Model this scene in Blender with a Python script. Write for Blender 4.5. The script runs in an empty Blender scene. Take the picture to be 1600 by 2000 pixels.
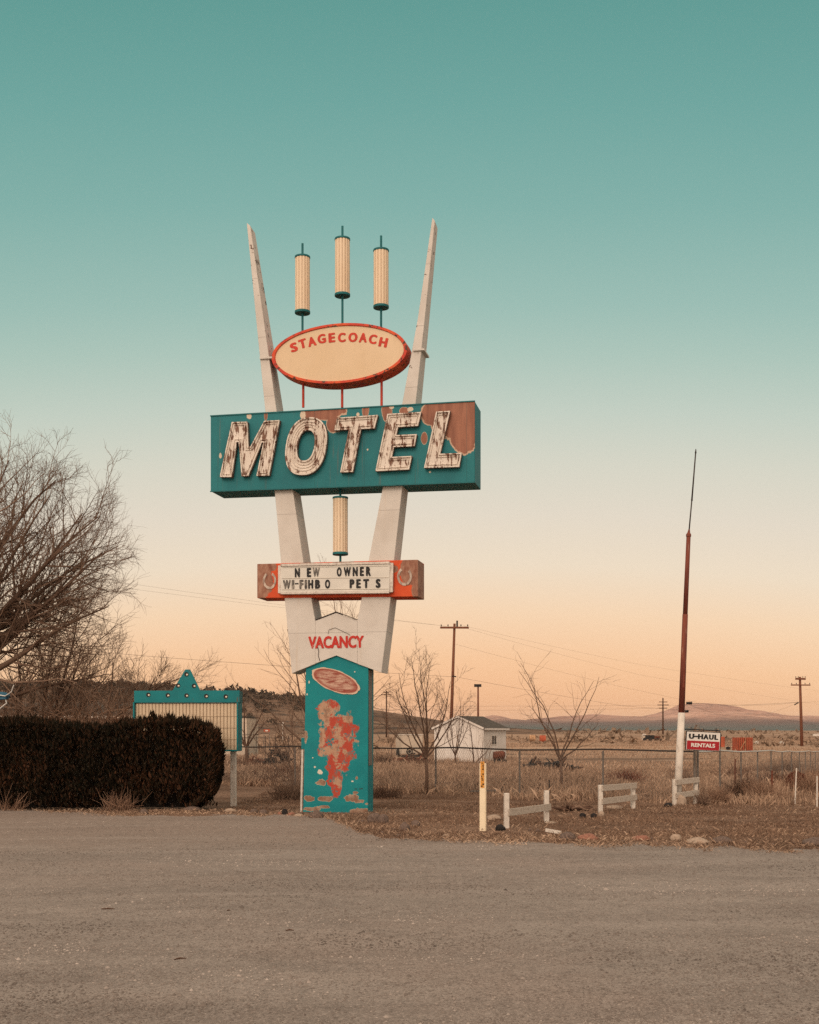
import bpy, bmesh, math, random
import numpy as np
from mathutils import Vector, Matrix, noise as mnoise

S = bpy.context.scene
COL = S.collection
R = math.radians

# ------------------------------------------------------------------ camera
F = 2350.0            # focal length in pixels of the 1600 px wide photograph
H = 1.64              # eye height
HY = 1430.0           # horizon row in the photograph
cam = bpy.data.cameras.new("camera")
cam.sensor_fit = 'VERTICAL'
cam.sensor_height = 36.0
cam.lens = 36.0 * F / 2000.0
cam.shift_y = (HY - 1000.0) / 2000.0
cam.clip_start = 0.1
cam.clip_end = 30000
camo = bpy.data.objects.new("camera", cam)
camo.location = (0, 0, H)
camo.rotation_euler = (R(90), 0, 0)
COL.objects.link(camo)
S.camera = camo

# ------------------------------------------------------------------ sky and sun
def lin(c):
    return tuple((x / 12.92 if x <= 0.04045 else ((x + 0.055) / 1.055) ** 2.4) for x in [v / 255.0 for v in c])

SUN_EL, SUN_AZ = R(30), R(200)       # azimuth clockwise from +Y: behind the camera, to the left
W = bpy.data.worlds.new("World"); S.world = W; W.use_nodes = True
nt = W.node_tree; nt.nodes.clear()
def wn(t, **kw):
    n = nt.nodes.new(t)
    for k, v in kw.items(): setattr(n, k, v)
    return n
def wmath(op, a, b=None, clamp=False):
    n = wn('ShaderNodeMath', operation=op, use_clamp=clamp)
    for i, v in enumerate((a, b)):
        if v is None: continue
        if isinstance(v, (int, float)): n.inputs[i].default_value = v
        else: nt.links.new(v, n.inputs[i])
    return n.outputs[0]
tc = wn('ShaderNodeTexCoord')
sep = wn('ShaderNodeSeparateXYZ'); nt.links.new(tc.outputs['Generated'], sep.inputs[0])
X_, Y_, Z_ = sep.outputs
el = wmath('ADD', Z_, wmath('MULTIPLY', wmath('MULTIPLY', X_, X_), 0.20))
el = wmath('MULTIPLY', el, 1.0, True)
SKY = [(0.00, (244, 172, 122)), (0.028, (247, 182, 131)), (0.060, (249, 194, 145)), (0.100, (247, 209, 169)), (0.139, (238, 217, 189)),
       (0.180, (227, 214, 193)), (0.220, (214, 211, 192)), (0.259, (195, 205, 189)), (0.300, (172, 196, 181)),
       (0.335, (154, 188, 175)), (0.400, (128, 175, 164)), (0.464, (108, 164, 154)), (0.520, (94, 154, 144)), (0.57, (96, 150, 141)), (0.68, (170, 176, 164)), (0.82, (206, 192, 174)), (1.0, (212, 196, 176))]
rampn = wn('ShaderNodeValToRGB'); nt.links.new(el, rampn.inputs[0])
cr = rampn.color_ramp
while len(cr.elements) > 1: cr.elements.remove(cr.elements[-1])
for i, (p, c) in enumerate(SKY):
    e = cr.elements[0] if i == 0 else cr.elements.new(p)
    e.position = p; e.color = (*lin(c), 1)
# away from the band of dusk ahead the sky is paler and warmer all round
hyp = wmath('SQRT', wmath('ADD', wmath('MULTIPLY', X_, X_), wmath('MULTIPLY', Y_, Y_)))
yh = wmath('DIVIDE', Y_, wmath('MAXIMUM', hyp, 0.001))
off = wn('ShaderNodeMapRange', interpolation_type='SMOOTHSTEP'); nt.links.new(yh, off.inputs[0])
for i_, v_ in zip((1, 2, 3, 4), (0.88, 0.20, 0.0, 0.8)): off.inputs[i_].default_value = v_
skm = wn('ShaderNodeMix', data_type='RGBA'); nt.links.new(off.outputs[0], skm.inputs[0]); nt.links.new(rampn.outputs[0], skm.inputs[6])
skm.inputs[7].default_value = (*lin((218, 200, 180)), 1)
sky = wn('ShaderNodeTexSky', sky_type='NISHITA'); sky.sun_disc = False
sky.sun_elevation = SUN_EL; sky.sun_rotation = SUN_AZ
# dusk glow round the sunset, behind the camera
dv = (math.sin(SUN_AZ), math.cos(SUN_AZ))
az = wmath('ADD', wmath('MULTIPLY', X_, dv[0] * 0.80), wmath('MULTIPLY', Y_, dv[1] * 0.80))
az = wmath('ADD', az, wmath('MULTIPLY', Z_, 0.60))
gl = wmath('POWER', wmath('MAXIMUM', az, 0.0), 1.4)
gl = wmath('MULTIPLY', gl, wmath('GREATER_THAN', Z_, 0.0))
b1 = wn('ShaderNodeBackground'); nt.links.new(skm.outputs[2], b1.inputs[0]); b1.inputs[1].default_value = 0.96
b2 = wn('ShaderNodeBackground'); nt.links.new(sky.outputs[0], b2.inputs[0]); b2.inputs[1].default_value = 0.01
b3 = wn('ShaderNodeBackground'); b3.inputs[0].default_value = (1.0, 0.75, 0.59, 1)
nt.links.new(wmath('MULTIPLY', gl, 1.05), b3.inputs[1])
a1 = wn('ShaderNodeAddShader'); a2 = wn('ShaderNodeAddShader'); wo = wn('ShaderNodeOutputWorld')
nt.links.new(b1.outputs[0], a1.inputs[0]); nt.links.new(b2.outputs[0], a1.inputs[1])
nt.links.new(a1.outputs[0], a2.inputs[0]); nt.links.new(b3.outputs[0], a2.inputs[1])
nt.links.new(a2.outputs[0], wo.inputs[0])

sl = bpy.data.lights.new("sun", 'SUN'); sl.energy = 1.05; sl.angle = R(20); sl.color = (1.0, 0.81, 0.66)
so = bpy.data.objects.new("sun", sl); COL.objects.link(so)
sd = Vector((math.sin(SUN_AZ) * math.cos(SUN_EL), math.cos(SUN_AZ) * math.cos(SUN_EL), math.sin(SUN_EL)))
so.rotation_euler = sd.to_track_quat('Z', 'Y').to_euler()
so.location = (-20, -30, 20)

S.view_settings.view_transform = 'Standard'; S.view_settings.look = 'None'
S.view_settings.exposure = 0.0; S.view_settings.gamma = 1.0
S.view_settings.use_curve_mapping = False
S.cycles.max_bounces = 5; S.cycles.diffuse_bounces = 3; S.cycles.glossy_bounces = 2
S.cycles.transparent_max_bounces = 6
S.cycles.use_denoising = False

# ------------------------------------------------------------------ materials
class Mat:
    def __init__(s, name, rough=0.8, metal=0.0, spec=0.3):
        s.m = bpy.data.materials.new(name); s.m.use_nodes = True
        s.t = s.m.node_tree
        s.b = s.t.nodes['Principled BSDF']
        s.b.inputs['Roughness'].default_value = rough
        s.b.inputs['Metallic'].default_value = metal
        s.b.inputs['Specular IOR Level'].default_value = spec
        s.tc = s.t.nodes.new('ShaderNodeTexCoord')
        s.pos = s.tc.outputs['Object']
    def put(s, sock, v):
        if hasattr(v, 'links') or isinstance(v, bpy.types.NodeSocket): s.t.links.new(v, sock)
        else:
            if isinstance(v, (tuple, list)) and len(v) == 3 and sock.type == 'RGBA': v = (*v, 1)
            sock.default_value = v
    def node(s, t, **kw):
        n = s.t.nodes.new(t)
        for k, v in kw.items(): setattr(n, k, v)
        return n
    def math(s, op, a, b=0.0, clamp=False):
        n = s.node('ShaderNodeMath', operation=op, use_clamp=clamp)
        s.put(n.inputs[0], a); s.put(n.inputs[1], b); return n.outputs[0]
    def world(s):
        return s.node('ShaderNodeNewGeometry').outputs['Position']
    def scaled(s, v, loc=(0, 0, 0), sc=(1, 1, 1), rot=(0, 0, 0)):
        n = s.node('ShaderNodeMapping'); s.put(n.inputs[0], v)
        n.inputs['Location'].default_value = loc; n.inputs['Scale'].default_value = sc; n.inputs['Rotation'].default_value = rot
        return n.outputs[0]
    def noise(s, scale, detail=3, vec=None, rough=0.55):
        n = s.node('ShaderNodeTexNoise'); s.put(n.inputs['Vector'], s.pos if vec is None else vec)
        n.inputs['Scale'].default_value = scale; n.inputs['Detail'].default_value = detail; n.inputs['Roughness'].default_value = rough
        return n.outputs['Fac']
    def step(s, v, a, b, lo=0.0, hi=1.0):
        n = s.node('ShaderNodeMapRange'); s.put(n.inputs[0], v)
        for i, q in zip((1, 2, 3, 4), (a, b, lo, hi)): n.inputs[i].default_value = q
        return n.outputs[0]
    def mix(s, f, a, b, mode='MIX'):
        n = s.node('ShaderNodeMix', data_type='RGBA', blend_type=mode)
        s.put(n.inputs[0], f); s.put(n.inputs[6], a); s.put(n.inputs[7], b); return n.outputs[2]
    def island(s):
        return s.node('ShaderNodeNewGeometry').outputs['Random Per Island']
    def blobs(s, lst, amp=0.5, scale=4.0, front=None):
        """0 inside the listed (x, z, rx, rz) patches with a ragged outline"""
        sp = s.node('ShaderNodeSeparateXYZ'); s.put(sp.inputs[0], s.pos)
        x, z = sp.outputs[0], sp.outputs[2]
        best = None
        for cx, cz, rx, rz in lst:
            dx = s.math('MULTIPLY', s.math('SUBTRACT', x, cx), 1 / rx)
            dz = s.math('MULTIPLY', s.math('SUBTRACT', z, cz), 1 / rz)
            d = s.math('SQRT', s.math('ADD', s.math('MULTIPLY', dx, dx), s.math('MULTIPLY', dz, dz)))
            best = d if best is None else s.math('MINIMUM', best, d)
        n = s.math('MULTIPLY', s.math('SUBTRACT', s.noise(scale, 4, rough=0.6), 0.5), amp * 2)
        best = s.math('ADD', best, n)
        if front is not None: best = s.math('ADD', best, s.step(sp.outputs[1], front, front + .01, 0, 50))
        return best
    def bump(s, h, strength=0.3, dist=0.01):
        n = s.node('ShaderNodeBump'); s.put(n.inputs['Height'], h)
        n.inputs['Strength'].default_value = strength; n.inputs['Distance'].default_value = dist
        s.t.links.new(n.outputs[0], s.b.inputs['Normal']); return s
    def col(s, c): s.put(s.b.inputs['Base Color'], c); return s

def plain(name, c, var=0.15, scale=6, rough=0.75, metal=0.0, grime=None, spec=0.3):
    m = Mat(name, rough, metal, spec)
    d = tuple(x * (1 - var) for x in c); l = tuple(min(1, x * (1 + var)) for x in c)
    k = m.mix(m.step(m.noise(scale, 4), 0.35, 0.65), d, l)
    if grime:
        g, amt = grime
        k = m.mix(m.step(m.noise(scale * 2.3, 5, m.scaled(m.pos, sc=(1, 1, 0.35))), 0.62 - amt, 0.74), k, g)
    m.col(k); return m.m

M = {}
# weathered white paint with grey grime and small rust chips
def white_paint():
    m = Mat('white_sign_paint', 0.7)
    k = m.mix(m.step(m.noise(1.6, 4), 0.35, 0.65), (0.52, 0.475, 0.425), (0.60, 0.56, 0.51))
    k = m.mix(m.step(m.noise(2.2, 5, m.scaled(m.pos, sc=(3, 3, 0.25))), 0.58, 0.80, 0, 0.55), k, (0.50, 0.40, 0.30))
    sp = m.node('ShaderNodeSeparateXYZ'); m.put(sp.inputs[0], m.pos)
    hi = m.math('ADD', m.step(sp.outputs[2], 7.0, 11.0, 0.01, 0.13), m.step(sp.outputs[1], .03, .0, 0, .012))
    k = m.mix(m.step(m.math('ADD', m.noise(7, 5, rough=0.7), hi), 0.725, 0.74), k, (0.10, 0.05, 0.03))
    seam = m.math('PINGPONG', sp.outputs[2], 0.61)
    k = m.mix(m.step(seam, 0.0, 0.009, 0.6, 0), k, (0.2, 0.17, 0.15))
    m.col(k); m.bump(m.noise(3, 3), 0.12, 0.02); return m.m
M['white'] = white_paint()
M['teal'] = plain('teal_paint', (0.001, 0.165, 0.182), 0.10, 3, 0.6, grime=((0.10, 0.07, 0.05), -0.03))
M['teal_dark'] = plain('teal_trim_paint', (0.006, 0.115, 0.125), 0.15, 8, 0.6)
M['red'] = plain('red_paint', (0.45, 0.045, 0.022), 0.15, 5, 0.6)
M['letter_red'] = plain('lettering_red', (0.50, 0.045, 0.025), 0.12, 12, 0.7)
M['black'] = plain('black_paint', (0.012, 0.011, 0.011), 0.2, 9, 0.6)
M['rust'] = plain('rusty_steel', (0.14, 0.045, 0.025), 0.35, 9, 0.85, 0.2)
M['alu'] = plain('weathered_aluminium', (0.50, 0.45, 0.40), 0.15, 14, 0.5, 0.4, grime=((0.2, 0.12, 0.08), 0.03))
M['steel'] = plain('galvanised_steel', (0.17, 0.145, 0.125), 0.2, 20, 0.6, 0.3)
M['dark_steel'] = plain('dark_fence_rail', (0.055, 0.043, 0.037), 0.25, 20, 0.6, 0.3)
M['wood_dark'] = plain('creosoted_pole_wood', (0.16, 0.062, 0.034), 0.3, 12, 0.9)
M['wire'] = plain('black_cable', (0.045, 0.03, 0.025), 0.1, 3, 0.6)
M['bulb'] = plain('frosted_bulb', (0.72, 0.62, 0.50), 0.1, 20, 0.4)
M['rock_grey'] = plain('basalt_stone', (0.125, 0.088, 0.070), 0.5, 14, 0.95)
M['rock_black'] = plain('black_lava_stone', (0.018, 0.015, 0.014), 0.4, 14, 0.95)
M['rock_red'] = plain('red_sandstone', (0.25, 0.115, 0.078), 0.3, 10, 0.95)
M['rock_pale'] = plain('pale_limestone', (0.34, 0.255, 0.19), 0.2, 10, 0.95)
M['tyre'] = plain('black_rubber', (0.02, 0.018, 0.017), 0.2, 9, 0.8)
M['shed_white'] = None
M['blue'] = plain('blue_paint', (0.02, 0.10, 0.16), 0.2, 6, 0.5)

def oval_mat():
    m = Mat('cream_plastic_face', 0.45)
    k = m.mix(m.step(m.noise(1.3, 3), 0.3, 0.7), (0.60, 0.44, 0.27), (0.64, 0.48, 0.31))
    k = m.mix(m.step(m.blobs([(0.02, 8.72, 0.45, 0.012)], 0.8, 12), 0.8, 1.1, 0.35, 0), k, (0.4, 0.3, 0.2))
    k = m.mix(m.step(m.noise(2.4, 6, m.scaled(m.pos, sc=(2, 1, .5)), .65), 0.55, 0.75, 0, 0.4), k, (0.44, 0.31, 0.18))
    m.col(k); return m.m
M['oval'] = oval_mat()
def rim_mat():
    m = Mat('chipped_red_rim', 0.6)
    k = m.mix(m.step(m.noise(3, 4), 0.4, 0.6), (0.50, 0.040, 0.02), (0.62, 0.085, 0.02))
    k = m.mix(m.step(m.noise(9, 5, rough=0.7), 0.565, 0.59), k, (0.06, 0.03, 0.02))
    m.col(k); return m.m
M['rim'] = rim_mat()
def lantern_mat():
    m = Mat('cream_ribbed_plastic', 0.5)
    k = m.mix(m.step(m.noise(2, 4, m.scaled(m.pos, sc=(1, 1, 0.3))), 0.3, 0.7), (0.66, 0.50, 0.34), (0.74, 0.60, 0.44))
    k = m.mix(m.step(m.noise(14, 3), 0.73, 0.75), k, (0.15, 0.08, 0.04))
    m.col(k); return m.m
M['lantern'] = lantern_mat()
def neon_mat():
    m = Mat('peeling_white_over_rust', 0.75)
    n1 = m.noise(7, 7, m.scaled(m.pos, sc=(2.6, 1, 0.55), rot=(0, R(-13), 0)), rough=0.68)
    n2 = m.noise(5, 4, m.scaled(m.pos, loc=(4, 0, 2)), rough=0.6)
    v = m.math('ADD', m.math('MULTIPLY', n1, 0.72), m.math('MULTIPLY', n2, 0.28))
    k = m.mix(m.step(m.noise(4, 3), 0.3, 0.7), (0.60, 0.525, 0.45), (0.70, 0.63, 0.555))
    k = m.mix(m.step(v, 0.515, 0.55), k, (0.17, 0.088, 0.058))
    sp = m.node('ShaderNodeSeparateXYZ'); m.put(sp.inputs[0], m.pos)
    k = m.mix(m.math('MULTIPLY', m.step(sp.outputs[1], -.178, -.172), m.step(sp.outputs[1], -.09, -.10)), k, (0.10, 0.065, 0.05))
    m.col(k); return m.m
M['neon'] = neon_mat()
M['neon_line'] = plain('broken_tube_channel', (0.66, 0.57, 0.47), 0.2, 10, 0.6, grime=((0.14, 0.07, 0.045), 0.09))
M['shoe'] = plain('worn_horseshoe_paint', (0.48, 0.39, 0.32), 0.2, 10, 0.7, grime=((0.14, 0.06, 0.04), 0.17))
M['message'] = plain('aged_message_panel', (0.60, 0.57, 0.51), 0.07, 2, 0.45)
M['board_bar'] = plain('letter_track', (0.55, 0.50, 0.43), 0.1, 5, 0.4)
M['faded'] = plain('half_worn_black', (0.10, 0.09, 0.08), 0.5, 12, 0.6, grime=((0.45, 0.40, 0.33), 0.08))
M['uhaul_white'] = plain('white_enamel', (0.66, 0.63, 0.58), 0.05, 4, 0.5)
M['uhaul_red'] = plain('crimson_enamel', (0.33, 0.010, 0.016), 0.06, 4, 0.5)
M['pole_white'] = plain('chalky_white_paint', (0.62, 0.56, 0.49), 0.1, 5, 0.8, grime=((0.35, 0.25, 0.18), 0.02))
def pole_rust():
    m = Mat('oxide_red_pole', 0.8)
    k = m.mix(m.step(m.noise(4, 5, m.scaled(m.pos, sc=(3, 3, 0.4))), 0.35, 0.65), (0.115, 0.030, 0.022), (0.21, 0.055, 0.030))
    k = m.mix(m.step(m.noise(9, 5, m.scaled(m.pos, sc=(3, 3, 0.25))), 0.62, 0.72), k, (0.30, 0.20, 0.15))
    m.col(k); return m.m
M['pole_rust'] = pole_rust()
def old_wood(name='flaking_white_boards', a=(0.55, 0.49, 0.42), g=(0.22, 0.16, 0.11)):
    m = Mat(name, 0.85)
    n = m.noise(9, 6, m.scaled(m.pos, sc=(2.5, 6, 6)), rough=0.7)
    k = m.mix(m.step(n, 0.40, 0.66), a, g)
    m.col(k); m.bump(n, 0.3, 0.01); return m.m
M['rail_wood'] = old_wood()
M['post_wood'] = plain('white_post_paint', (0.60, 0.54, 0.47), 0.1, 9, 0.85, grime=((0.25, 0.17, 0.11), 0.03))
M['marker'] = plain('cream_fibreglass', (0.78, 0.66, 0.47), 0.04, 4, 0.55)
M['orange'] = plain('orange_print', (0.60, 0.27, 0.05), 0.25, 60, 0.6)

def ribs_mat():
    m = Mat('cream_corrugated_panel', 0.55)
    k = m.mix(m.step(m.noise(3, 3), 0.3, 0.7), (0.56, 0.425, 0.29), (0.64, 0.50, 0.35))
    m.col(k); return m.m
M['ribs'] = ribs_mat()
M['rib_gap'] = plain('rib_gap_paint', (0.36, 0.26, 0.17), 0.1, 5, 0.7)  # darker tan for rib gaps, face seams and the door seam

def hedge_mat():
    m = Mat('dark_juniper_foliage', 0.95, spec=0.1)
    i = m.island()
    n = m.noise(0.9, 3, m.world())
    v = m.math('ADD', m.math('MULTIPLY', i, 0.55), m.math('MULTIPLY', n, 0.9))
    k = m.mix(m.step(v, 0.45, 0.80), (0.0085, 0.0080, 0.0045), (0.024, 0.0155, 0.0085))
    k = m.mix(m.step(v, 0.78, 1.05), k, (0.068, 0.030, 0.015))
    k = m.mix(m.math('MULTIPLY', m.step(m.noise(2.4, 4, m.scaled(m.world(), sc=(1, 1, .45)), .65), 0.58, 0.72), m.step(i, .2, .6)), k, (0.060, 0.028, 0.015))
    m.col(k); return m.m
M['hedge'] = hedge_mat()
M['hedge_core'] = plain('hedge_inner_twigs', (0.008, 0.006, 0.004), 0.3, 6, 1.0)  # near-black colour of the solid core inside the hedge
def bark(name, a, b):
    m = Mat(name, 0.95, spec=0.1)
    k = m.mix(m.island(), a, b); m.col(k); return m.m
M['bark_big'] = bark('grey_brown_bark', (0.105, 0.065, 0.046), (0.155, 0.10, 0.070))
M['twig'] = bark('bare_twig_bark', (0.14, 0.088, 0.062), (0.24, 0.160, 0.115))
M['twig_dark'] = bark('dark_twig_bark', (0.065, 0.038, 0.026), (0.12, 0.07, 0.048))
M['twig_mid'] = bark('weathered_twig_bark', (0.10, 0.062, 0.044), (0.17, 0.108, 0.078))
M['twig_pale'] = bark('pale_brush_twigs', (0.20, 0.115, 0.075), (0.30, 0.19, 0.13))
M['rust_brush'] = bark('reddish_dry_brush', (0.085, 0.045, 0.030), (0.20, 0.105, 0.065))
def grass_mat(name, a, b, c):
    m = Mat(name, 0.95, spec=0.05)
    i = m.island(); n = m.noise(0.45, 6, m.scaled(m.world(), sc=(.6, 1, .2)), .65)
    v = m.math('ADD', m.math('MULTIPLY', i, 0.42), m.math('MULTIPLY', m.step(n, 0.36, 0.64), 0.58))
    k = m.mix(m.step(v, 0.05, 0.5), a, b); k = m.mix(m.step(v, 0.55, 0.95), k, c)
    m.col(k); return m.m
M['field_grass'] = grass_mat('dry_field_grass', (0.16, 0.103, 0.070), (0.36, 0.240, 0.165), (0.56, 0.405, 0.29))
M['stubble'] = grass_mat('dry_stubble', (0.105, 0.064, 0.044), (0.20, 0.125, 0.085), (0.35, 0.235, 0.16))
M['straw'] = grass_mat('bleached_straw', (0.21, 0.14, 0.098), (0.36, 0.245, 0.17), (0.50, 0.365, 0.26))
M['gravel'] = grass_mat('loose_gravel', (0.085, 0.070, 0.060), (0.21, 0.175, 0.15), (0.50, 0.43, 0.375))
M['scrub'] = grass_mat('juniper_scrub_foliage', (0.048, 0.036, 0.027), (0.075, 0.056, 0.040), (0.115, 0.080, 0.056))

M['sage'] = grass_mat('sagebrush_and_dry_brush', (0.12, 0.083, 0.058), (0.20, 0.137, 0.095), (0.32, 0.225, 0.16))
def ground_mat():
    m = Mat('dry_earth', 0.95, spec=0.05)
    w = m.world()
    n1 = m.noise(0.5, 5, w); n2 = m.noise(7, 5, w, 0.65); n3 = m.noise(0.03, 4, m.scaled(w, sc=(0.5, 2.0, 1)))
    n1 = m.noise(0.7, 6, m.scaled(w, sc=(0.45, 1.2, 1)), 0.65)
    k = m.mix(m.step(n1, 0.40, 0.60), (0.135, 0.080, 0.054), (0.255, 0.165, 0.117))
    k = m.mix(m.step(n2, 0.45, 0.75), k, (0.26, 0.165, 0.11))
    k = m.mix(m.step(n2, 0.46, 0.32), k, (0.075, 0.043, 0.028))
    n4 = m.noise(22, 6, w, 0.8)
    k = m.mix(m.step(n4, 0.53, 0.64, 0, .8), k, (0.36, 0.25, 0.175))
    k = m.mix(m.step(n4, 0.47, 0.37, 0, .8), k, (0.065, 0.040, 0.028))
    sp = m.node('ShaderNodeSeparateXYZ'); m.put(sp.inputs[0], w)
    far = m.step(sp.outputs[1], 45, 110)
    fk = m.mix(m.step(n3, 0.38, 0.62), (0.24, 0.152, 0.102), (0.42, 0.285, 0.195))
    fk = m.mix(m.step(m.noise(0.09, 6, m.scaled(w, sc=(0.4, 1.6, 1)), .65), 0.53, 0.62), fk, (0.13, 0.085, 0.058))
    fk = m.mix(m.step(m.noise(0.25, 5, m.scaled(w, sc=(0.3, 1.2, 1)), .7), 0.60, 0.66, 0, .7), fk, (0.46, 0.34, 0.25))
    k = m.mix(far, k, fk)
    m.col(k); m.bump(m.math('ADD', n2, m.math('MULTIPLY', n4, .5)), 0.8, 0.05); return m.m
M['ground'] = ground_mat()
def lot_mat():
    m = Mat('worn_gravel_asphalt', 0.92, spec=0.15)
    w = m.world()
    streak = m.noise(0.7, 6, m.scaled(w, sc=(0.35, 1.5, 1), rot=(0, 0, R(9))), 0.68)
    big = m.noise(0.19, 5, w, 0.6)
    mid = m.noise(1.6, 5, w, 0.7)
    fine = m.noise(42, 5, w, 0.8)
    grit = m.noise(120, 3, w, 0.8)
    k = m.mix(m.step(streak, 0.38, 0.64), (0.195, 0.163, 0.140), (0.275, 0.234, 0.202))
    k = m.mix(m.step(big, 0.48, 0.62, 0, 0.55), k, (0.270, 0.205, 0.170))
    k = m.mix(m.step(mid, 0.52, 0.66, 0, 0.45), k, (0.155, 0.129, 0.111))
    sp = m.node('ShaderNodeSeparateXYZ'); m.put(sp.inputs[0], w)
    near_edge = m.step(m.math('ADD', sp.outputs[1], m.math('MULTIPLY', m.math('SUBTRACT', mid, 0.5), 7)), 15.8, 18.5)
    k = m.mix(m.math('MULTIPLY', near_edge, 0.6), k, (0.225, 0.168, 0.134))
    # two worn wheel tracks swinging across, paler and finer
    wv = m.node('ShaderNodeTexNoise'); m.put(wv.inputs['Vector'], m.scaled(w, sc=(.10, .10, 1))); wv.inputs['Scale'].default_value = 1.0
    u = m.math('ADD', m.math('ADD', sp.outputs[1], m.math('MULTIPLY', sp.outputs[0], -0.16)), m.math('MULTIPLY', wv.outputs['Fac'], 3.0))
    tk_ = m.math('PINGPONG', u, 1.15)
    k = m.mix(m.math('MULTIPLY', m.step(tk_, 0.30, 0.05), m.step(big, 0.40, 0.60, 0.55, 0.1)), k, (0.30, 0.255, 0.222))
    # clustered grit at many sizes
    gr1 = m.noise(8, 8, m.scaled(w, sc=(1, .6, 1)), 0.88)
    k = m.mix(m.step(gr1, 0.53, 0.62, 0, 0.55), k, (0.100, 0.082, 0.070))
    k = m.mix(m.step(gr1, 0.47, 0.38, 0, 0.45), k, (0.38, 0.325, 0.285))
    k = m.mix(m.step(fine, 0.54, 0.66, 0, 0.8), k, (0.43, 0.365, 0.315))
    k = m.mix(m.step(fine, 0.46, 0.36, 0, 0.8), k, (0.085, 0.069, 0.058))
    k = m.mix(m.step(grit, 0.55, 0.66, 0, 0.6), k, (0.46, 0.395, 0.345))
    k = m.mix(m.step(grit, 0.45, 0.35, 0, 0.6), k, (0.10, 0.082, 0.070))
    m.col(k); m.bump(m.math('ADD', m.math('MULTIPLY', fine, 0.7), m.math('MULTIPLY', mid, 0.6)), 0.55, 0.02); return m.m
M['lot'] = lot_mat()
def hill_mat():
    m = Mat('grassy_hillside', 0.95, spec=0.05)
    w = m.world()
    k = m.mix(m.step(m.noise(0.02, 5, m.scaled(w, sc=(1, 0.6, 3))), 0.36, 0.64), (0.115, 0.070, 0.047), (0.225, 0.142, 0.094))
    sp = m.node('ShaderNodeSeparateXYZ'); m.put(sp.inputs[0], w)
    k = m.mix(m.step(m.noise(0.07, 5, w), 0.52, 0.60), k, (0.075, 0.052, 0.038))
    m.col(k); return m.m
M['hill'] = hill_mat()
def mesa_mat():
    m = Mat('red_rock_with_painted_dusk_shade', 0.95, spec=0.05)
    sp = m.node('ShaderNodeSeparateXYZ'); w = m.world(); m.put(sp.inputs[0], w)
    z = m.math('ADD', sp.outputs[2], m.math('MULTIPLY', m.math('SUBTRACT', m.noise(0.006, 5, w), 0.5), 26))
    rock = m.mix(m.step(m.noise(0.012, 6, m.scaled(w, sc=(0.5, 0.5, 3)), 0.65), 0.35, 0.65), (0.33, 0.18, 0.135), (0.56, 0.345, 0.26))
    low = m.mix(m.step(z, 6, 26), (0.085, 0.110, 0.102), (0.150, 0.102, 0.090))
    k = m.mix(m.step(z, 26, 44), low, rock)  # shadow line of the low sun painted by height: teal-grey below, pink above
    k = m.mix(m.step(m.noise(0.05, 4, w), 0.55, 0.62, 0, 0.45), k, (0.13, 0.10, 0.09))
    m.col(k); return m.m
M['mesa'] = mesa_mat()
def shed_mat():
    m = Mat('white_board_siding', 0.75)
    k = m.mix(m.step(m.noise(1.2, 4), 0.3, 0.7), (0.60, 0.54, 0.48), (0.70, 0.645, 0.59))
    sp = m.node('ShaderNodeSeparateXYZ'); m.put(sp.inputs[0], m.pos)
    s = m.math('PINGPONG', m.math('ADD', sp.outputs[0], sp.outputs[1]), 0.2)
    k = m.mix(m.step(s, 0.0, 0.02, 0.45, 0), k, (0.28, 0.24, 0.2))
    k = m.mix(m.step(sp.outputs[2], 0.35, 0.0, 0, 0.4), k, (0.32, 0.24, 0.17))
    m.col(k); return m.m
M['shed_white'] = shed_mat()
M['shingle'] = plain('grey_shingles', (0.075, 0.062, 0.050), 0.3, 9, 0.95)
M['glass'] = plain('dark_window_glass', (0.03, 0.028, 0.025), 0.1, 2, 0.15, spec=0.5)
M['cream_metal'] = plain('cream_trailer_skin', (0.50, 0.41, 0.32), 0.08, 2, 0.6)
M['container_red'] = plain('faded_red_steel', (0.38, 0.085, 0.040), 0.2, 1, 0.8)
M['straw_bale'] = plain('hay', (0.40, 0.235, 0.13), 0.3, 4, 1)
M['teal_light'] = plain('green_sign_face', (0.02, 0.25, 0.21), 0.1, 4, 0.6)
M['silver'] = plain('bright_metal', (0.55, 0.52, 0.48), 0.1, 4, 0.4, 0.5)

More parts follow.
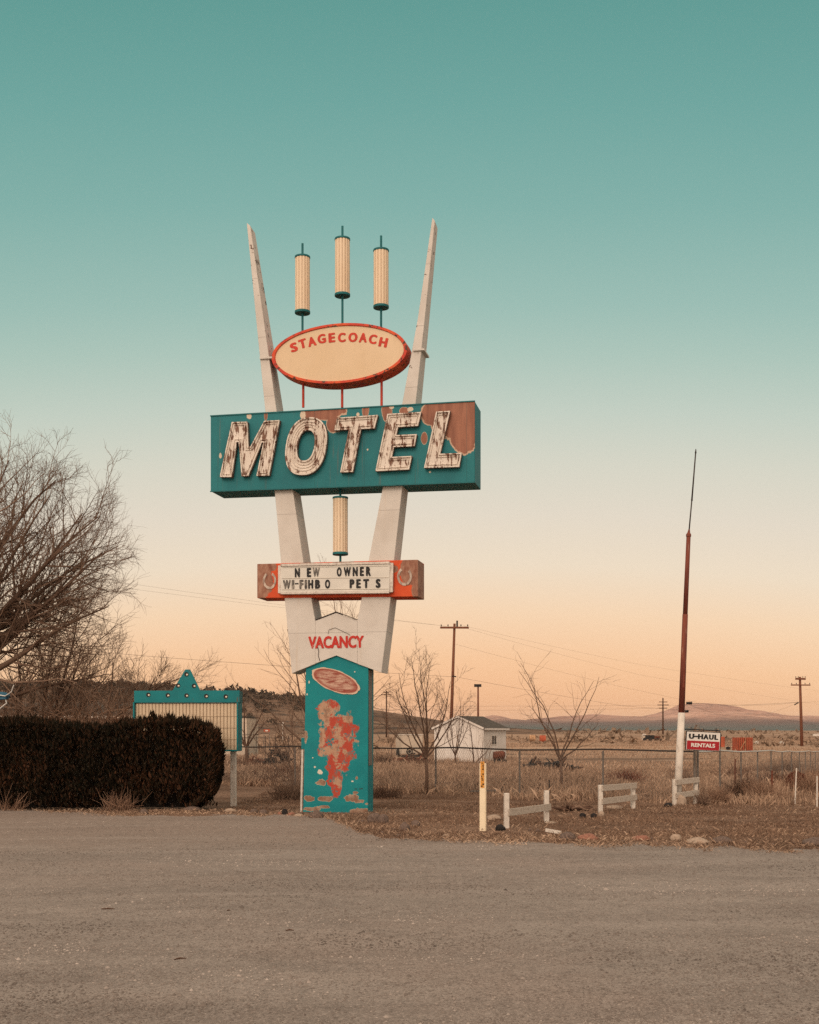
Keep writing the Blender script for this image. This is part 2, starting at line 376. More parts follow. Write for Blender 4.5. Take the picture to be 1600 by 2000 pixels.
# ------------------------------------------------------------------ mesh helpers
class MB:
    def __init__(s): s.v = []; s.f = []
    def poly(s, pts, idx=None):
        o = len(s.v); s.v += [tuple(p) for p in pts]; s.f.append([o + i for i in (idx or range(len(pts)))])
    def box(s, c, d, rz=0.0, M4=None):
        o = len(s.v)
        for z in (-1, 1):
            for x, y in ((-1, -1), (1, -1), (1, 1), (-1, 1)):
                p = Vector((x * d[0] / 2, y * d[1] / 2, z * d[2] / 2))
                if rz: p = Matrix.Rotation(rz, 3, 'Z') @ p
                if M4 is not None: p = M4 @ p
                s.v.append((p.x + c[0], p.y + c[1], p.z + c[2]))
        for f in ((3, 2, 1, 0), (4, 5, 6, 7), (0, 1, 5, 4), (1, 2, 6, 5), (2, 3, 7, 6), (3, 0, 4, 7)):
            s.f.append([o + i for i in f])
    def bar(s, a, b, w, h):
        """a straight board from a to b, w thick (y-ish), h high"""
        a, b = Vector(a), Vector(b); d = (b - a).normalized()
        up = Vector((0, 0, 1)) if abs(d.z) < 0.95 else Vector((0, 1, 0))
        sd_ = d.cross(up).normalized(); up = sd_.cross(d).normalized()
        o = len(s.v)
        for p in (a, b):
            for x, z in ((-1, -1), (1, -1), (1, 1), (-1, 1)):
                q = p + sd_ * (x * w / 2) + up * (z * h / 2); s.v.append(tuple(q))
        for f in ((0, 1, 2, 3), (7, 6, 5, 4), (0, 4, 5, 1), (1, 5, 6, 2), (2, 6, 7, 3), (3, 7, 4, 0)):
            s.f.append([o + i for i in f])
    def tube(s, path, rad, n=8, caps=True):
        o = len(s.v); P = [Vector(p) for p in path]
        prev = None
        for i, p in enumerate(P):
            d = (P[min(i + 1, len(P) - 1)] - P[max(i - 1, 0)])
            d = d.normalized() if d.length > 1e-9 else Vector((0, 0, 1))
            if prev is None:
                a = d.orthogonal().normalized()
            else:
                a = prev - d * prev.dot(d); a = a.normalized() if a.length > 1e-6 else d.orthogonal().normalized()
            prev = a; b = d.cross(a)
            r = rad[i] if isinstance(rad, (list, tuple)) else rad
            for k in range(n):
                t = 2 * math.pi * k / n
                q = p + (a * math.cos(t) + b * math.sin(t)) * r; s.v.append((q.x, q.y, q.z))
        for i in range(len(P) - 1):
            for k in range(n):
                k2 = (k + 1) % n
                s.f.append([o + i * n + k, o + i * n + k2, o + (i + 1) * n + k2, o + (i + 1) * n + k])
        if caps:
            s.f.append([o + k for k in reversed(range(n))])
            s.f.append([o + (len(P) - 1) * n + k for k in range(n)])
    def lathe(s, prof, c=(0, 0, 0), n=24):
        """profile of (r, z) about a vertical axis at c"""
        s.tube([(c[0], c[1], c[2] + z) for r, z in prof], [max(r, 1e-4) for r, z in prof], n)
    def prism(s, pts, y0, y1):
        """polygon of (x, z) counter-clockwise seen from -y, from y0 (front) to y1"""
        o = len(s.v); n = len(pts)
        s.v += [(x, y0, z) for x, z in pts] + [(x, y1, z) for x, z in pts]
        s.f.append([o + i for i in range(n)])
        s.f.append([o + n + i for i in reversed(range(n))])
        for i in range(n):
            j = (i + 1) % n
            s.f.append([o + j, o + i, o + n + i, o + n + j])
    def add(s, other, M4=None):
        o = len(s.v)
        s.v += [tuple(M4 @ Vector(p)) for p in other.v] if M4 is not None else other.v
        s.f += [[o + i for i in f] for f in other.f]
    def build(s, name, mat, parent=None, smooth=False, bevel=0.0, fix=True):
        me = bpy.data.meshes.new(name); me.from_pydata(s.v, [], s.f)
        if fix:
            bm = bmesh.new(); bm.from_mesh(me); bmesh.ops.recalc_face_normals(bm, faces=bm.faces)
            bm.to_mesh(me); bm.free()
        if smooth: me.shade_smooth()
        return link(name, me, mat, parent, bevel)

def link(name, me, mat, parent=None, bevel=0.0):
    o = bpy.data.objects.new(name, me); COL.objects.link(o)
    if mat is not None: me.materials.append(mat)
    if parent is not None: o.parent = parent
    if bevel:
        b = o.modifiers.new('bevel', 'BEVEL'); b.width = bevel; b.segments = 1; b.limit_method = 'ANGLE'
    return o
def npmesh(name, verts, quads, mat, parent=None):
    me = bpy.data.meshes.new(name)
    nv, nf, k = len(verts), len(quads), quads.shape[1]
    me.vertices.add(nv); me.vertices.foreach_set('co', np.asarray(verts, np.float32).ravel())
    me.loops.add(nf * k); me.loops.foreach_set('vertex_index', np.asarray(quads, np.int32).ravel())
    me.polygons.add(nf); me.polygons.foreach_set('loop_start', np.arange(0, nf * k, k, dtype=np.int32))
    me.update(calc_edges=True); me.validate()
    return link(name, me, mat, parent)
def tag(o, label=None, cat=None, group=None, kind=None):
    if label: o['label'] = label
    if cat: o['category'] = cat
    if group: o['group'] = group
    if kind: o['kind'] = kind
    return o
def thing(name, label, cat, loc=(0, 0, 0), rz=0.0, group=None):
    o = bpy.data.objects.new(name, None); COL.objects.link(o); o.empty_display_size = 0.2
    o.location = loc; o.rotation_euler = (0, 0, rz)
    return tag(o, label, cat, group)

class Plane:
    """a vertical plane of a thing: turns photo measurements into the thing's own (x, z)"""
    def __init__(s, x0, y0, th, z0=0.0): s.x0, s.y0, s.th, s.z0 = x0, y0, th, z0
    def __call__(s, px, py, v=0.0):
        a, b = (px - 800) / F, (HY - py) / F
        st, ct = math.sin(s.th), math.cos(s.th)
        t = (v + s.x0 * st + s.y0 * ct) / (a * st + ct)
        return ((t * a - s.x0) * ct - (t - s.y0) * st, H + t * b - s.z0)
def at(px, Y): return (px - 800) / F * Y
def zz(py, Y): return H + (HY - py) / F * Y
def gp(px, py):
    Y = H * F / (py - HY); return at(px, Y), Y

def text_mesh(body, rect, y0, depth, bold=0.0, shear=0.0, rot=0.0, res=3):
    """letters of the default font fitted into rect = (x0, x1, z0, z1), front at y0"""
    cu = bpy.data.curves.new('text', 'FONT'); cu.body = body; cu.size = 1.0
    cu.extrude = 0.1; cu.shear = shear; cu.resolution_u = res
    ob = bpy.data.objects.new('text', cu); COL.objects.link(ob)
    dg = bpy.context.evaluated_depsgraph_get()
    me = bpy.data.meshes.new_from_object(ob.evaluated_get(dg))
    bpy.data.objects.remove(ob); bpy.data.curves.remove(cu)
    n = len(me.vertices); co = np.empty(n * 3, np.float32); me.vertices.foreach_get('co', co); co = co.reshape(-1, 3)
    mn, mx = co.min(0), co.max(0)
    x = (co[:, 0] - mn[0]) / (mx[0] - mn[0]); z = (co[:, 1] - mn[1]) / (mx[1] - mn[1]); y = (co[:, 2] > 0)
    cx, cz = (rect[0] + rect[1]) / 2, (rect[2] + rect[3]) / 2
    lx, lz = (x - 0.5) * (rect[1] - rect[0]), (z - 0.5) * (rect[3] - rect[2])
    c, s_ = math.cos(rot), math.sin(rot)
    mb = MB(); em = (mx[1] - mn[1]); kx = (rect[1] - rect[0]) / (mx[0] - mn[0]); kz = (rect[3] - rect[2]) / em
    fx = max(.4, 1 - 2 * bold / (mx[0] - mn[0])); bz = bold * .6; fz = max(.4, 1 - 2 * bz / em)
    faces = [list(p.vertices) for p in me.polygons]
    shifts = [(0, 0)] if bold == 0 else [(0, 0), (-1, 0), (1, 0), (0, 1), (0, -1), (-.7, .7), (.7, .7), (-.7, -.7), (.7, -.7)]
    for q_, (sx_, sz_) in enumerate(shifts):
        o = len(mb.v); e = .0003 * q_
        ax_, az_ = lx * fx + sx_ * bold * kx, lz * fz + sz_ * bz * kz
        mb.v += [(cx + a * c - b * s_, (y0 - e) if q else y0 + depth, cz + a * s_ + b * c) for a, b, q in zip(ax_, az_, y)]
        mb.f += [[o + i for i in f] for f in faces]
    bpy.data.meshes.remove(me)
    return mb

def smooth01(a, b, x):
    t = np.clip((x - a) / (b - a), 0, 1); return t * t * (3 - 2 * t)

# ------------------------------------------------------------------ terrain
def hz(x, y):
    x = np.asarray(x, float); y = np.asarray(y, float)
    z = 2.8 * smooth01(70, 900, y)
    z = z + 0.025 * np.sin(x * 1.3 + 0.7 * y) * np.cos(y * 0.9) * smooth01(19, 24, y) * (1 - smooth01(100, 200, y))
    z = z - 0.0165 * np.clip(y - 28, 0, 40) * smooth01(5.5, 8.5, x) * (1 - smooth01(75, 150, y))
    return z
def hz1(x, y): return float(hz(x, y))
ys = np.concatenate([np.linspace(-25, 16, 10), np.linspace(17, 70, 90), np.geomspace(72, 9000, 70)])
us = np.linspace(-1, 1, 121); us = np.sign(us) * np.abs(us) ** 1.3
V = []
for y in ys:
    w = 40 + 1.3 * max(y, 0)
    xs = us * w; V.append(np.stack([xs, np.full_like(xs, y), hz(xs, np.full_like(xs, y)) - 0.008], 1))
V = np.concatenate(V); nx = len(us)
i, j = np.meshgrid(np.arange(len(ys) - 1), np.arange(nx - 1), indexing='ij')
a = (i * nx + j).ravel(); Q = np.stack([a, a + 1, a + nx + 1, a + nx], 1)
g = npmesh('ground', V, Q, M['ground']); g.data.shade_smooth(); tag(g, kind='structure')

# the lot in front: a sheet with a ragged far edge
rng = np.random.default_rng(5)
edge_px = [(-900, 1585), (-200, 1580), (0, 1581), (120, 1586), (260, 1592), (420, 1592), (560, 1590), (640, 1598), (700, 1622), (760, 1638), (900, 1642),
           (1100, 1646), (1300, 1652), (1500, 1660), (1700, 1666), (2600, 1690)]
ex, ey = np.array([gp(*p)[0] for p in edge_px]), np.array([gp(*p)[1] for p in edge_px])
lx = np.linspace(-34, 34, 700)
ly = np.interp(lx, ex, ey)
ly = ly + np.array([0.45 * mnoise.noise((x * 0.8, 3.1, 0)) + 0.40 * mnoise.noise((x * 2.6, 7.7, 0)) + 0.28 * mnoise.noise((x * 8, 1.7, 0)) + .2 * mnoise.noise((x * 19, 5.7, 0)) for x in lx])
rows = np.linspace(0, 1, 24)
V = np.concatenate([np.stack([lx, -22 + (ly + 22) * t, np.full_like(lx, 0.004)], 1) for t in rows]); nx = len(lx)
i, j = np.meshgrid(np.arange(len(rows) - 1), np.arange(nx - 1), indexing='ij')
a = (i * nx + j).ravel(); Q = np.stack([a, a + 1, a + nx + 1, a + nx], 1)
tag(npmesh('parking_lot', V, Q, M['lot']), kind='structure')
def lot_edge(x): return np.interp(x, lx, ly)

# hills and the mesa
def ridge(name, prof, y0, y1, y2, mat, rough, nx=260, ny=40, fs=0.01, seed=0.0):
    """terrain mesh whose crest, seen from the lot, follows prof; rises from y0 to the crest at y1, falls to y2"""
    px = np.linspace(prof[0][0], prof[-1][0], nx); py = np.interp(px, [p[0] for p in prof], [p[1] for p in prof])
    V = []
    for t in np.linspace(0, 1, ny):
        y = y0 + (y1 - y0) * (t / 0.75) if t < 0.75 else y1 + (y2 - y1) * (t - 0.75) / 0.25
        s = (t / 0.75) if t < 0.75 else 1 - (t - 0.75) / 0.25
        for a_, b_ in zip(px, py):
            X = (a_ - 800) / F * y1; crest = zz(b_, y1)
            n = mnoise.fractal((X * fs, y * fs + seed, seed), 0.9, 2.1, 5)
            base = hz1(X, y) - 1.0
            q = s ** 1.5
            V.append((X, y, base + (crest - base) * q + n * rough * s * (1.35 - s)))
    V = np.array(V); i, j = np.meshgrid(np.arange(ny - 1), np.arange(nx - 1), indexing='ij')
    a = (i * nx + j).ravel(); Q = np.stack([a, a + 1, a + nx + 1, a + nx], 1)
    o = npmesh(name, V, Q, mat); o.data.shade_smooth(); tag(o, kind='structure')
    return V.reshape(ny, nx, 3)
HP = [(-900, 1326), (-200, 1330), (0, 1334), (200, 1337), (350, 1342), (450, 1349), (600, 1367), (720, 1385), (830, 1402), (930, 1417), (1010, 1426), (1100, 1431), (1200, 1434)]
HV = ridge('hillside', HP, 330, 700, 1000, M['hill'], 4.0, 300, 44, 0.012)
MP = [(300, 1434), (600, 1428), (800, 1420), (900, 1412), (930, 1404), (945, 1399), (962, 1395), (978, 1397), (1000, 1404), (1020, 1407), (1060, 1402), (1100, 1398), (1180, 1396), (1255, 1396),
      (1280, 1392), (1305, 1385), (1330, 1374), (1345, 1373), (1410, 1373), (1440, 1376), (1455, 1381), (1475, 1386), (1500, 1393), (1540, 1395), (1600, 1398), (1800, 1402), (2100, 1412), (2500, 1430)]
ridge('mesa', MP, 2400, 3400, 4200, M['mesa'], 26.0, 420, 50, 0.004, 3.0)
# junipers on the hill: far too many to count
rng = np.random.default_rng(11)
V, Fq = [], []
n0 = 0
for k in range(2600):
    t = rng.random() ** 0.6
    r = int(t * 33); c = int(rng.random() * 299)
    if r < 22 and rng.random() < 0.72: continue
    if c > 205 + 22 * rng.random(): continue
    p = HV[r, c] + rng.normal(0, 3, 3) * (1, 1, 0)
    R0 = rng.uniform(1.1, 2.6) * (1.0 + 0.25 * (r > 26))
    for q in range(26):
        d = rng.normal(0, 1, 3); d /= np.linalg.norm(d); d[2] = abs(d[2]) * 0.9
        c0 = p + d * R0 * rng.uniform(0.5, 1.0) + (0, 0, 0.3)
        a1_ = rng.normal(0, 1, 3) * R0 * 0.36; a2_ = rng.normal(0, 1, 3) * R0 * 0.36
        V += [c0 - a1_, c0 + a2_, c0 + a1_ + a2_ * 0.4]; Fq.append((n0, n0 + 1, n0 + 2)); n0 += 3
tag(npmesh('juniper_scrub', np.array(V), np.array(Fq), M['scrub']), kind='stuff')
# a dark line of brush at the foot of the far mesa
V, Fq, n0 = [], [], 0
for k in range(2300):
    y = 75 * (800 / 75) ** rng.random(); x = rng.uniform(-0.36, 0.42) * y
    if y < 110 and -.24 * y < x < .09 * y: continue
    if mnoise.noise((x * 0.01, y * 0.02, 4.0)) < 0.05: continue
    p = np.array((x, y, hz1(x, y)))
    R0 = rng.gamma(3, .24) * min(1, .2 + y / 480)
    for q in range(10):
        c0 = p + rng.normal(0, 0.6, 3) * R0 * (1.6, 1, 0.3) + (0, 0, R0 * 0.4)
        a1_ = rng.normal(0, 1, 3) * R0 * 0.4; a2_ = rng.normal(0, 1, 3) * R0 * 0.4
        V += [c0 - a1_, c0 + a2_, c0 + a1_]; Fq.append((n0, n0 + 1, n0 + 2)); n0 += 3
tag(npmesh('desert_scrub', np.array(V), np.array(Fq), M['sage']), kind='stuff')

# ================================================================== the motel sign
TH = R(12.2)
SX, SY = at(658, 24.4), 24.4
SP = Plane(SX, SY, TH)
sign = thing('motel_sign', 'tall weathered motel sign with white slanted pylons and a teal MOTEL box', 'motel sign', (SX, SY, 0), -TH)
# --- the two pylons: rows of (left, right, row) in the photograph, depth tapering to the tip
def pylon(rows, tipcut):
    mb = MB(); n = len(rows)
    for i, (l, r, y, dep) in enumerate(rows):
        yl, yr = (y if isinstance(y, tuple) else (y, y))
        a, b = SP(l, yl, 0), SP(r, yr, 0)
        mb.v += [(a[0], 0, a[1]), (b[0], 0, b[1]), (b[0], dep, b[1] - (tipcut if i == 0 else 0)), (a[0], dep, a[1] - (tipcut if i == 0 else 0))]
    for i in range(n - 1):
        for k in range(4):
            k2 = (k + 1) % 4
            mb.f.append([i * 4 + k, i * 4 + k2, i * 4 + 4 + k2, i * 4 + 4 + k])
    mb.f.append([3, 2, 1, 0]); mb.f.append([(n - 1) * 4 + k for k in range(4)])
    return mb
pylon([(482, 489, (435, 441), .30), (500, 514.5, 620, .42), (518, 540, 800, .52), (536.5, 572, 958, .55), (549, 593, 1098, .56), (556, 608, 1168, .56), (560.5, 616, 1213, .56), (570, 616, (1315.5, 1296.5), .56)], 0.03).build('pylon', M['white'], sign, bevel=0.006)
pylon([(844.5, 849.5, (425, 431), .30), (816.5, 830, 620, .42), (786, 812, 787, .52), (748.5, 786, 949, .55), (720.5, 770, 1093, .56), (707, 763, 1166, .56), (698, 757.5, 1213, .56), (698, 745, (1296.5, 1314), .56)], 0.03).build('pylon', M['white'], sign, bevel=0.006)
yk = MB(); yk.prism([SP(*p) for p in ((616.2, 1295.7), (657, 1280), (697.8, 1295.8), (697.8, 1212.5), (657, 1197), (616.2, 1212.5))], 0.003, 0.53)
yoke = yk.build('yoke_panel', M['white'], sign)
cp = MB()
for p0, p1 in (((617, 1211), (657, 1195.5)), ((657, 1195.5), (697.5, 1211))):
    a, b = SP(*p0), SP(*p1); cp.bar((a[0], .265, a[1] + .005), (b[0], .265, b[1] + .005), .56, .014)
cp.build('cap_flashing', M['dark_steel'], yoke)
vr = [SP(602.5, 1268), SP(711, 1241)]
lm = text_mesh('VACANCY', (vr[0][0], vr[1][0], vr[0][1] + .01, vr[1][1]), -0.006, 0.007, 0.050)
def vac_mat():
    m = Mat('chipped_red_lettering', 0.7)
    n = m.noise(16, 6, rough=0.75)
    m.col(m.mix(m.step(n, 0.61, 0.64), (0.46, 0.028, 0.018), (0.50, 0.38, 0.31))); return m.m
lm.build('lettering', vac_mat(), yoke, fix=False)
cb = MB()
def wpath(pts, v=-0.01): return [(SP(*p)[0], v, SP(*p)[1]) for p in pts]
cb.tube(wpath([(621, 1264), (623, 1272), (622, 1280), (625, 1291)]), 0.006, 5); cb.build('loose_wire', M['wire'], yoke); cb = MB()
cb.tube(wpath([(641, 1238), (643, 1230), (655, 1226), (668, 1232), (684, 1240)]), 0.004, 5)
cb.build('loose_wire', M['wire'], yoke)

# --- base cabinet
pc = MB()
pl = [SP(592, 1581, .05), SP(718.5, 1590, .05), SP(719.5, 1303.5, .05), SP(657, 1279, .05), SP(597.5, 1304, .05)]
pl[0] = (pl[0][0], -0.12); pl[1] = (pl[1][0], -0.12)
pc.prism(pl, 0.05, 0.50)
def panel_mat():
    m = Mat('teal_panel_with_peeling_paint', 0.65)
    t = m.mix(m.step(m.noise(2, 4), 0.35, 0.65), (0.0, 0.170, 0.188), (0.001, 0.205, 0.222))
    def B(lst): return [((SP(x, y, .05)[0]), SP(x, y, .05)[1], rx / 96.3, ry / 96.3) for x, y, rx, ry in lst]
    bare = B([(626, 1529, 9, 6), (602, 1559, 11, 5), (637, 1560, 13, 5), (687, 1558, 14, 7), (703, 1565, 9, 4), (597, 1437, 4, 12), (697, 1519, 2.5, 3), (694, 1548, 5, 2.5),
              (612, 1580, 20, 4), (630, 1576, 12, 3), (718, 1570, 6, 2.5), (700, 1583, 22, 5)])
    d = m.blobs(bare, 1.25, 7, .06)
    k = m.mix(m.step(d, 1.02, 1.06, 1, 0), t, (0.42, 0.30, 0.21))
    k = m.mix(m.step(d, 0.90, 0.95, 1, 0), k, m.mix(m.step(m.noise(7, 4), 0.4, 0.6), (0.20, 0.105, 0.065), (0.30, 0.20, 0.14)))
    w = m.blobs(B([(625, 1508, 5, 5), (615, 1498, 2, 1.5), (611, 1480, 1.5, 1.5), (604, 1332, 1.5, 3), (668, 1466, 1.5, 1.5), (693, 1312, 1.5, 1.5), (688, 1526, 2.5, 1.5), (600, 1356, 1.2, 2)]), 0.8, 14)
    k = m.mix(m.step(w, 0.95, 1.05, 1, 0), k, (0.60, 0.54, 0.44))
    # broad worn patches of old repaint, no picture
    fl = m.blobs(B([(660, 1445, 36, 62), (642, 1388, 24, 20), (655, 1520, 14, 32)]), 0.85, 4.2, .06)
    fr = m.noise(6, 8, rough=0.78)
    two = m.mix(m.step(m.noise(2.6, 8, m.scaled(m.pos, loc=(3.3, 0, 1.2)), 0.7), 0.47, 0.50), (0.40, 0.24, 0.155), (0.38, 0.050, 0.026))
    two = m.mix(m.step(m.noise(11, 6, m.scaled(m.pos, sc=(1, 1, .4)), .75), 0.53, 0.60, 0, .8), two, (0.23, 0.125, 0.08))
    k = m.mix(m.math('MULTIPLY', m.step(fl, 0.98, 1.08, 1, 0), m.step(fr, 0.40, 0.44)), k, two)
    sg = m.blobs(B([(695, 1541, 3, 1.0), (703, 1541, 2, 1.0), (707, 1540.5, 2, 1.2)]), 0.4, 30)
    k = m.mix(m.step(sg, 0.95, 1.05, 1, 0), k, (0.02, 0.02, 0.02))
    m.col(k); m.bump(d, 0.15, 0.01); return m.m
cab = pc.build('base_cabinet', panel_mat(), sign, bevel=0.005)
# painted oval disc, a pale-edged brown pan cut out of board
dk = MB(); cx, cz = SP(656, 1330, .05)
pts = []
for k in range(48):
    t = 2 * math.pi * k / 48; e = 1 + 0.02 * math.sin(9 * t) + 0.012 * math.sin(17 * t + 1)
    x, z = 0.535 * math.cos(t) * e, 0.215 * math.sin(t) * e; c, s_ = math.cos(-0.36), math.sin(-0.36)
    pts.append((cx + x * c - z * s_, cz + x * s_ + z * c))
dk.prism(pts, 0.038, 0.0478)
def disc_mat():
    m = Mat('painted_brown_oval', 0.7)
    v = m.scaled(m.pos, loc=(0, 0, 0), rot=(0, R(-20), 0))
    sp = m.node('ShaderNodeSeparateXYZ'); m.put(sp.inputs[0], m.pos)
    c, s_ = math.cos(-0.36), math.sin(-0.36)
    dx = m.math('SUBTRACT', sp.outputs[0], cx); dz = m.math('SUBTRACT', sp.outputs[2], cz)
    a = m.math('MULTIPLY', m.math('ADD', m.math('MULTIPLY', dx, c), m.math('MULTIPLY', dz, s_)), 1 / 0.535)
    b = m.math('MULTIPLY', m.math('ADD', m.math('MULTIPLY', dx, -s_), m.math('MULTIPLY', dz, c)), 1 / 0.215)
    d = m.math('SQRT', m.math('ADD', m.math('MULTIPLY', a, a), m.math('MULTIPLY', b, b)))
    n = m.noise(9, 7, m.scaled(m.pos, sc=(0.5, 1, 2.6), rot=(0, R(-20), 0)), 0.78)
    k = m.mix(m.step(n, 0.40, 0.62), (0.24, 0.050, 0.032), (0.58, 0.41, 0.31))
    k = m.mix(m.step(m.math('ADD', d, m.math('MULTIPLY', n, 0.35)), 0.86, 1.0, 0, 0.7), k, (0.25, 0.035, 0.02))
    k = m.mix(m.step(d, 0.90, 0.94), k, (0.60, 0.43, 0.32))
    m.col(k); return m.m
dk.build('painted_oval', disc_mat(), cab)
st = MB()
a, b = SP(590.5, 1464, .05), SP(588, 1581, .05)
st.bar((a[0], .07, a[1]), (b[0], .07, 0.0), .04, .022)
st.build('edge_strip', M['alu'], cab)
bx = MB(); a, b = SP(589, 1463, .05), SP(600, 1441, .05)
bx.box(((a[0] + b[0]) / 2 - .012, .14, (a[1] + b[1]) / 2), (b[0] - a[0], .14, b[1] - a[1]))
bx.build('junction_box', M['teal'], cab, bevel=.006)
sd2 = MB(); a, b = SP(719.5, 1495, .05), SP(719.5, 1308, .05)
sd2.box((a[0] + .004, .22, (a[1] + b[1]) / 2), (.008, .27, b[1] - a[1]))
sd2.build('side_trim', M['steel'], cab)

# --- the MOTEL box
ml = [SP(411.5, 960, -.10), SP(927.5, 942, -.10), SP(927.5, 783.5, -.10), SP(411.5, 812.5, -.10)]
zb = (ml[0][1] + ml[1][1]) / 2; zt = (ml[2][1] + ml[3][1]) / 2
x0, x1 = ml[0][0], ml[1][0]
bxm = MB(); bxm.prism([ml[0], ml[1], ml[2], ml[3]], -.10, .66)
def Z2(x, y): return 390 + x / 2.6667, 740 + y / 2.6667
def motel_mat():
    m = Mat('teal_box_with_peeled_paint', 0.6)
    t = m.mix(m.step(m.noise(1.5, 5), 0.35, 0.65), (0.006, 0.128, 0.146), (0.010, 0.160, 0.176))
    t = m.mix(m.step(m.noise(3, 5, m.scaled(m.pos, sc=(4, 1, 0.3))), 0.60, 0.78, 0, 0.35), t, (0.06, 0.14, 0.14))
    def B(lst): return [(*SP(*Z2(x, y), -.10), rx / 256.8, rz / 256.8) for x, y, rx, rz in lst]
    d = m.blobs(B([(1330, 190, 120, 110), (1375, 300, 66, 85), (1270, 150, 90, 45), (1215, 175, 62, 60), (1170, 310, 16, 30),
                   (650, 172, 110, 42), (700, 235, 40, 45), (590, 180, 50, 32), (865, 165, 17, 38), (975, 170, 26, 55), (1065, 168, 24, 18), (345, 190, 9, 28)]), 0.40, 3.6, -.09)
    brown = m.mix(m.step(m.noise(4, 5, m.scaled(m.pos, sc=(3, 1, 0.4))), 0.35, 0.68), (0.21, 0.080, 0.048), (0.31, 0.130, 0.078))
    k = m.mix(m.step(d, 1.07, 1.09, 1, 0), t, (0.47, 0.33, 0.235))
    k = m.mix(m.step(d, 0.97, 0.99, 1, 0), k, brown)
    w = m.blobs(B([(258, 195, 13, 15), (538, 185, 14, 24), (1098, 158, 15, 12), (108, 400, 7, 14), (1000, 148, 12, 8), (1200, 485, 5, 5), (875, 368, 4, 5), (825, 185, 8, 10)]), 0.5, 10)
    k = m.mix(m.step(w, 0.98, 1.03, 1, 0), k, (0.56, 0.46, 0.35))
    sp = m.node('ShaderNodeSeparateXYZ'); m.put(sp.inputs[0], m.pos)
    k = m.mix(m.step(m.noise(5, 6, m.scaled(m.pos, sc=(3.5, 1, 0.16)), .65), 0.60, 0.74, 0, 0.5), k, (0.15, 0.085, 0.055))
    sm = m.math('PINGPONG', m.math('ADD', sp.outputs[0], -x0 - .16), 0.52)
    k = m.mix(m.step(sm, 0.0, 0.008, 0.55, 0), k, (0.01, 0.06, 0.06))
    m.col(k); m.bump(d, 0.1, 0.01); return m.m
mbx = bxm.build('motel_box', motel_mat(), sign, bevel=.008)
ed = MB()
for (p, q) in ((ml[0], ml[1]), (ml[3], ml[2])):
    ed.bar((p[0] - .006, -.106, p[1]), (q[0] + .006, -.106, q[1]), .02, .022)
ed.build('edge_trim', M['teal_dark'], mbx)

def letter(outline, holes=None, name='letter'):
    """a deep channel letter: raised rim and concentric tube grooves inside"""
    bm = bmesh.new()
    pts = [SP(*Z2(*p), -.10) for p in outline]
    y0, y1 = -.102, -.22
    if holes is None:
        vs = [bm.verts.new((x, y1, z)) for x, z in pts]
        f = bm.faces.new(vs)
        bk = [bm.verts.new((x, y0, z)) for x, z in pts]
        for i in range(len(vs)):
            j = (i + 1) % len(vs); bm.faces.new((vs[j], vs[i], bk[i], bk[j]))
        bm.faces.new(list(reversed(bk)))
        bm.normal_update()
        if f.normal.y > 0:
            bmesh.ops.reverse_faces(bm, faces=[f]); bm.normal_update()
        for th, dp in ((.022, 0), (.003, -.035), (.022, 0), (.008, .022), (.010, 0), (.008, -.022), (.010, 0)):
            try:
                bmesh.ops.inset_region(bm, faces=[f], thickness=th, depth=dp, use_even_offset=True, use_boundary=True)
            except Exception: break
    else:
        ins = [SP(*Z2(*p), -.10) for p in holes]; n = len(pts)
        levels = [(0, 0), (.10, 0), (.12, -.035), (.26, -.035), (.30, -.013), (.35, -.013), (.39, -.035), (.46, -.035), (.50, -.015), (.55, -.015), (.59, -.035), (.66, -.035), (.70, -.013), (.74, -.013), (.78, -.035), (.88, -.035), (.90, 0), (1, 0)]
        rings = [[bm.verts.new((p[0], y0, p[1])) for p in pts]]
        for t, dp in levels:
            rings.append([bm.verts.new((p[0] + (q[0] - p[0]) * t, y1 - dp, p[1] + (q[1] - p[1]) * t)) for p, q in zip(pts, ins)])
        rings.append([bm.verts.new((q[0], y0, q[1])) for q in ins]); rings.append(rings[0])
        for a_, b_ in zip(rings[:-1], rings[1:]):
            for i in range(n):
                j = (i + 1) % n; bm.faces.new((a_[i], a_[j], b_[j], b_[i]))
    bmesh.ops.recalc_face_normals(bm, faces=bm.faces)
    me = bpy.data.meshes.new(name); bm.to_mesh(me); bm.free()
    return link(name, me, M['neon'], mbx)
letter([(115, 517), (178, 517), (203, 336), (214, 336), (229, 513), (263, 511), (334, 338), (342, 338), (306, 511), (371, 509), (426, 222), (346, 226), (274, 360), (264, 360), (258, 230), (178, 232)])
def oring(cx, cy, rx, ry, sh, n=40, e=2.35):
    o = []
    for k in range(n):
        t = 2 * math.pi * k / n; c, s_ = math.cos(t), math.sin(t)
        x = rx * math.copysign(abs(c) ** (2 / e), c); y = ry * math.copysign(abs(s_) ** (2 / e), s_)
        o.append((cx + x - y * sh, cy + y))
    return o
letter(oring(563, 357, 105, 150, .14), oring(562, 353, 44, 79, .14))
letter([(740, 493), (805, 491), (848, 268), (918, 265), (935, 195), (722, 210), (708, 275), (785, 271)])
letter([(923, 487), (1097, 478), (1112, 408), (1008, 413), (1019, 362), (1125, 357), (1137, 295), (1031, 300), (1040, 258), (1143, 252), (1160, 180), (985, 190)])
letter([(1175, 470), (1357, 465), (1370, 392), (1258, 397), (1310, 174), (1238, 178)])

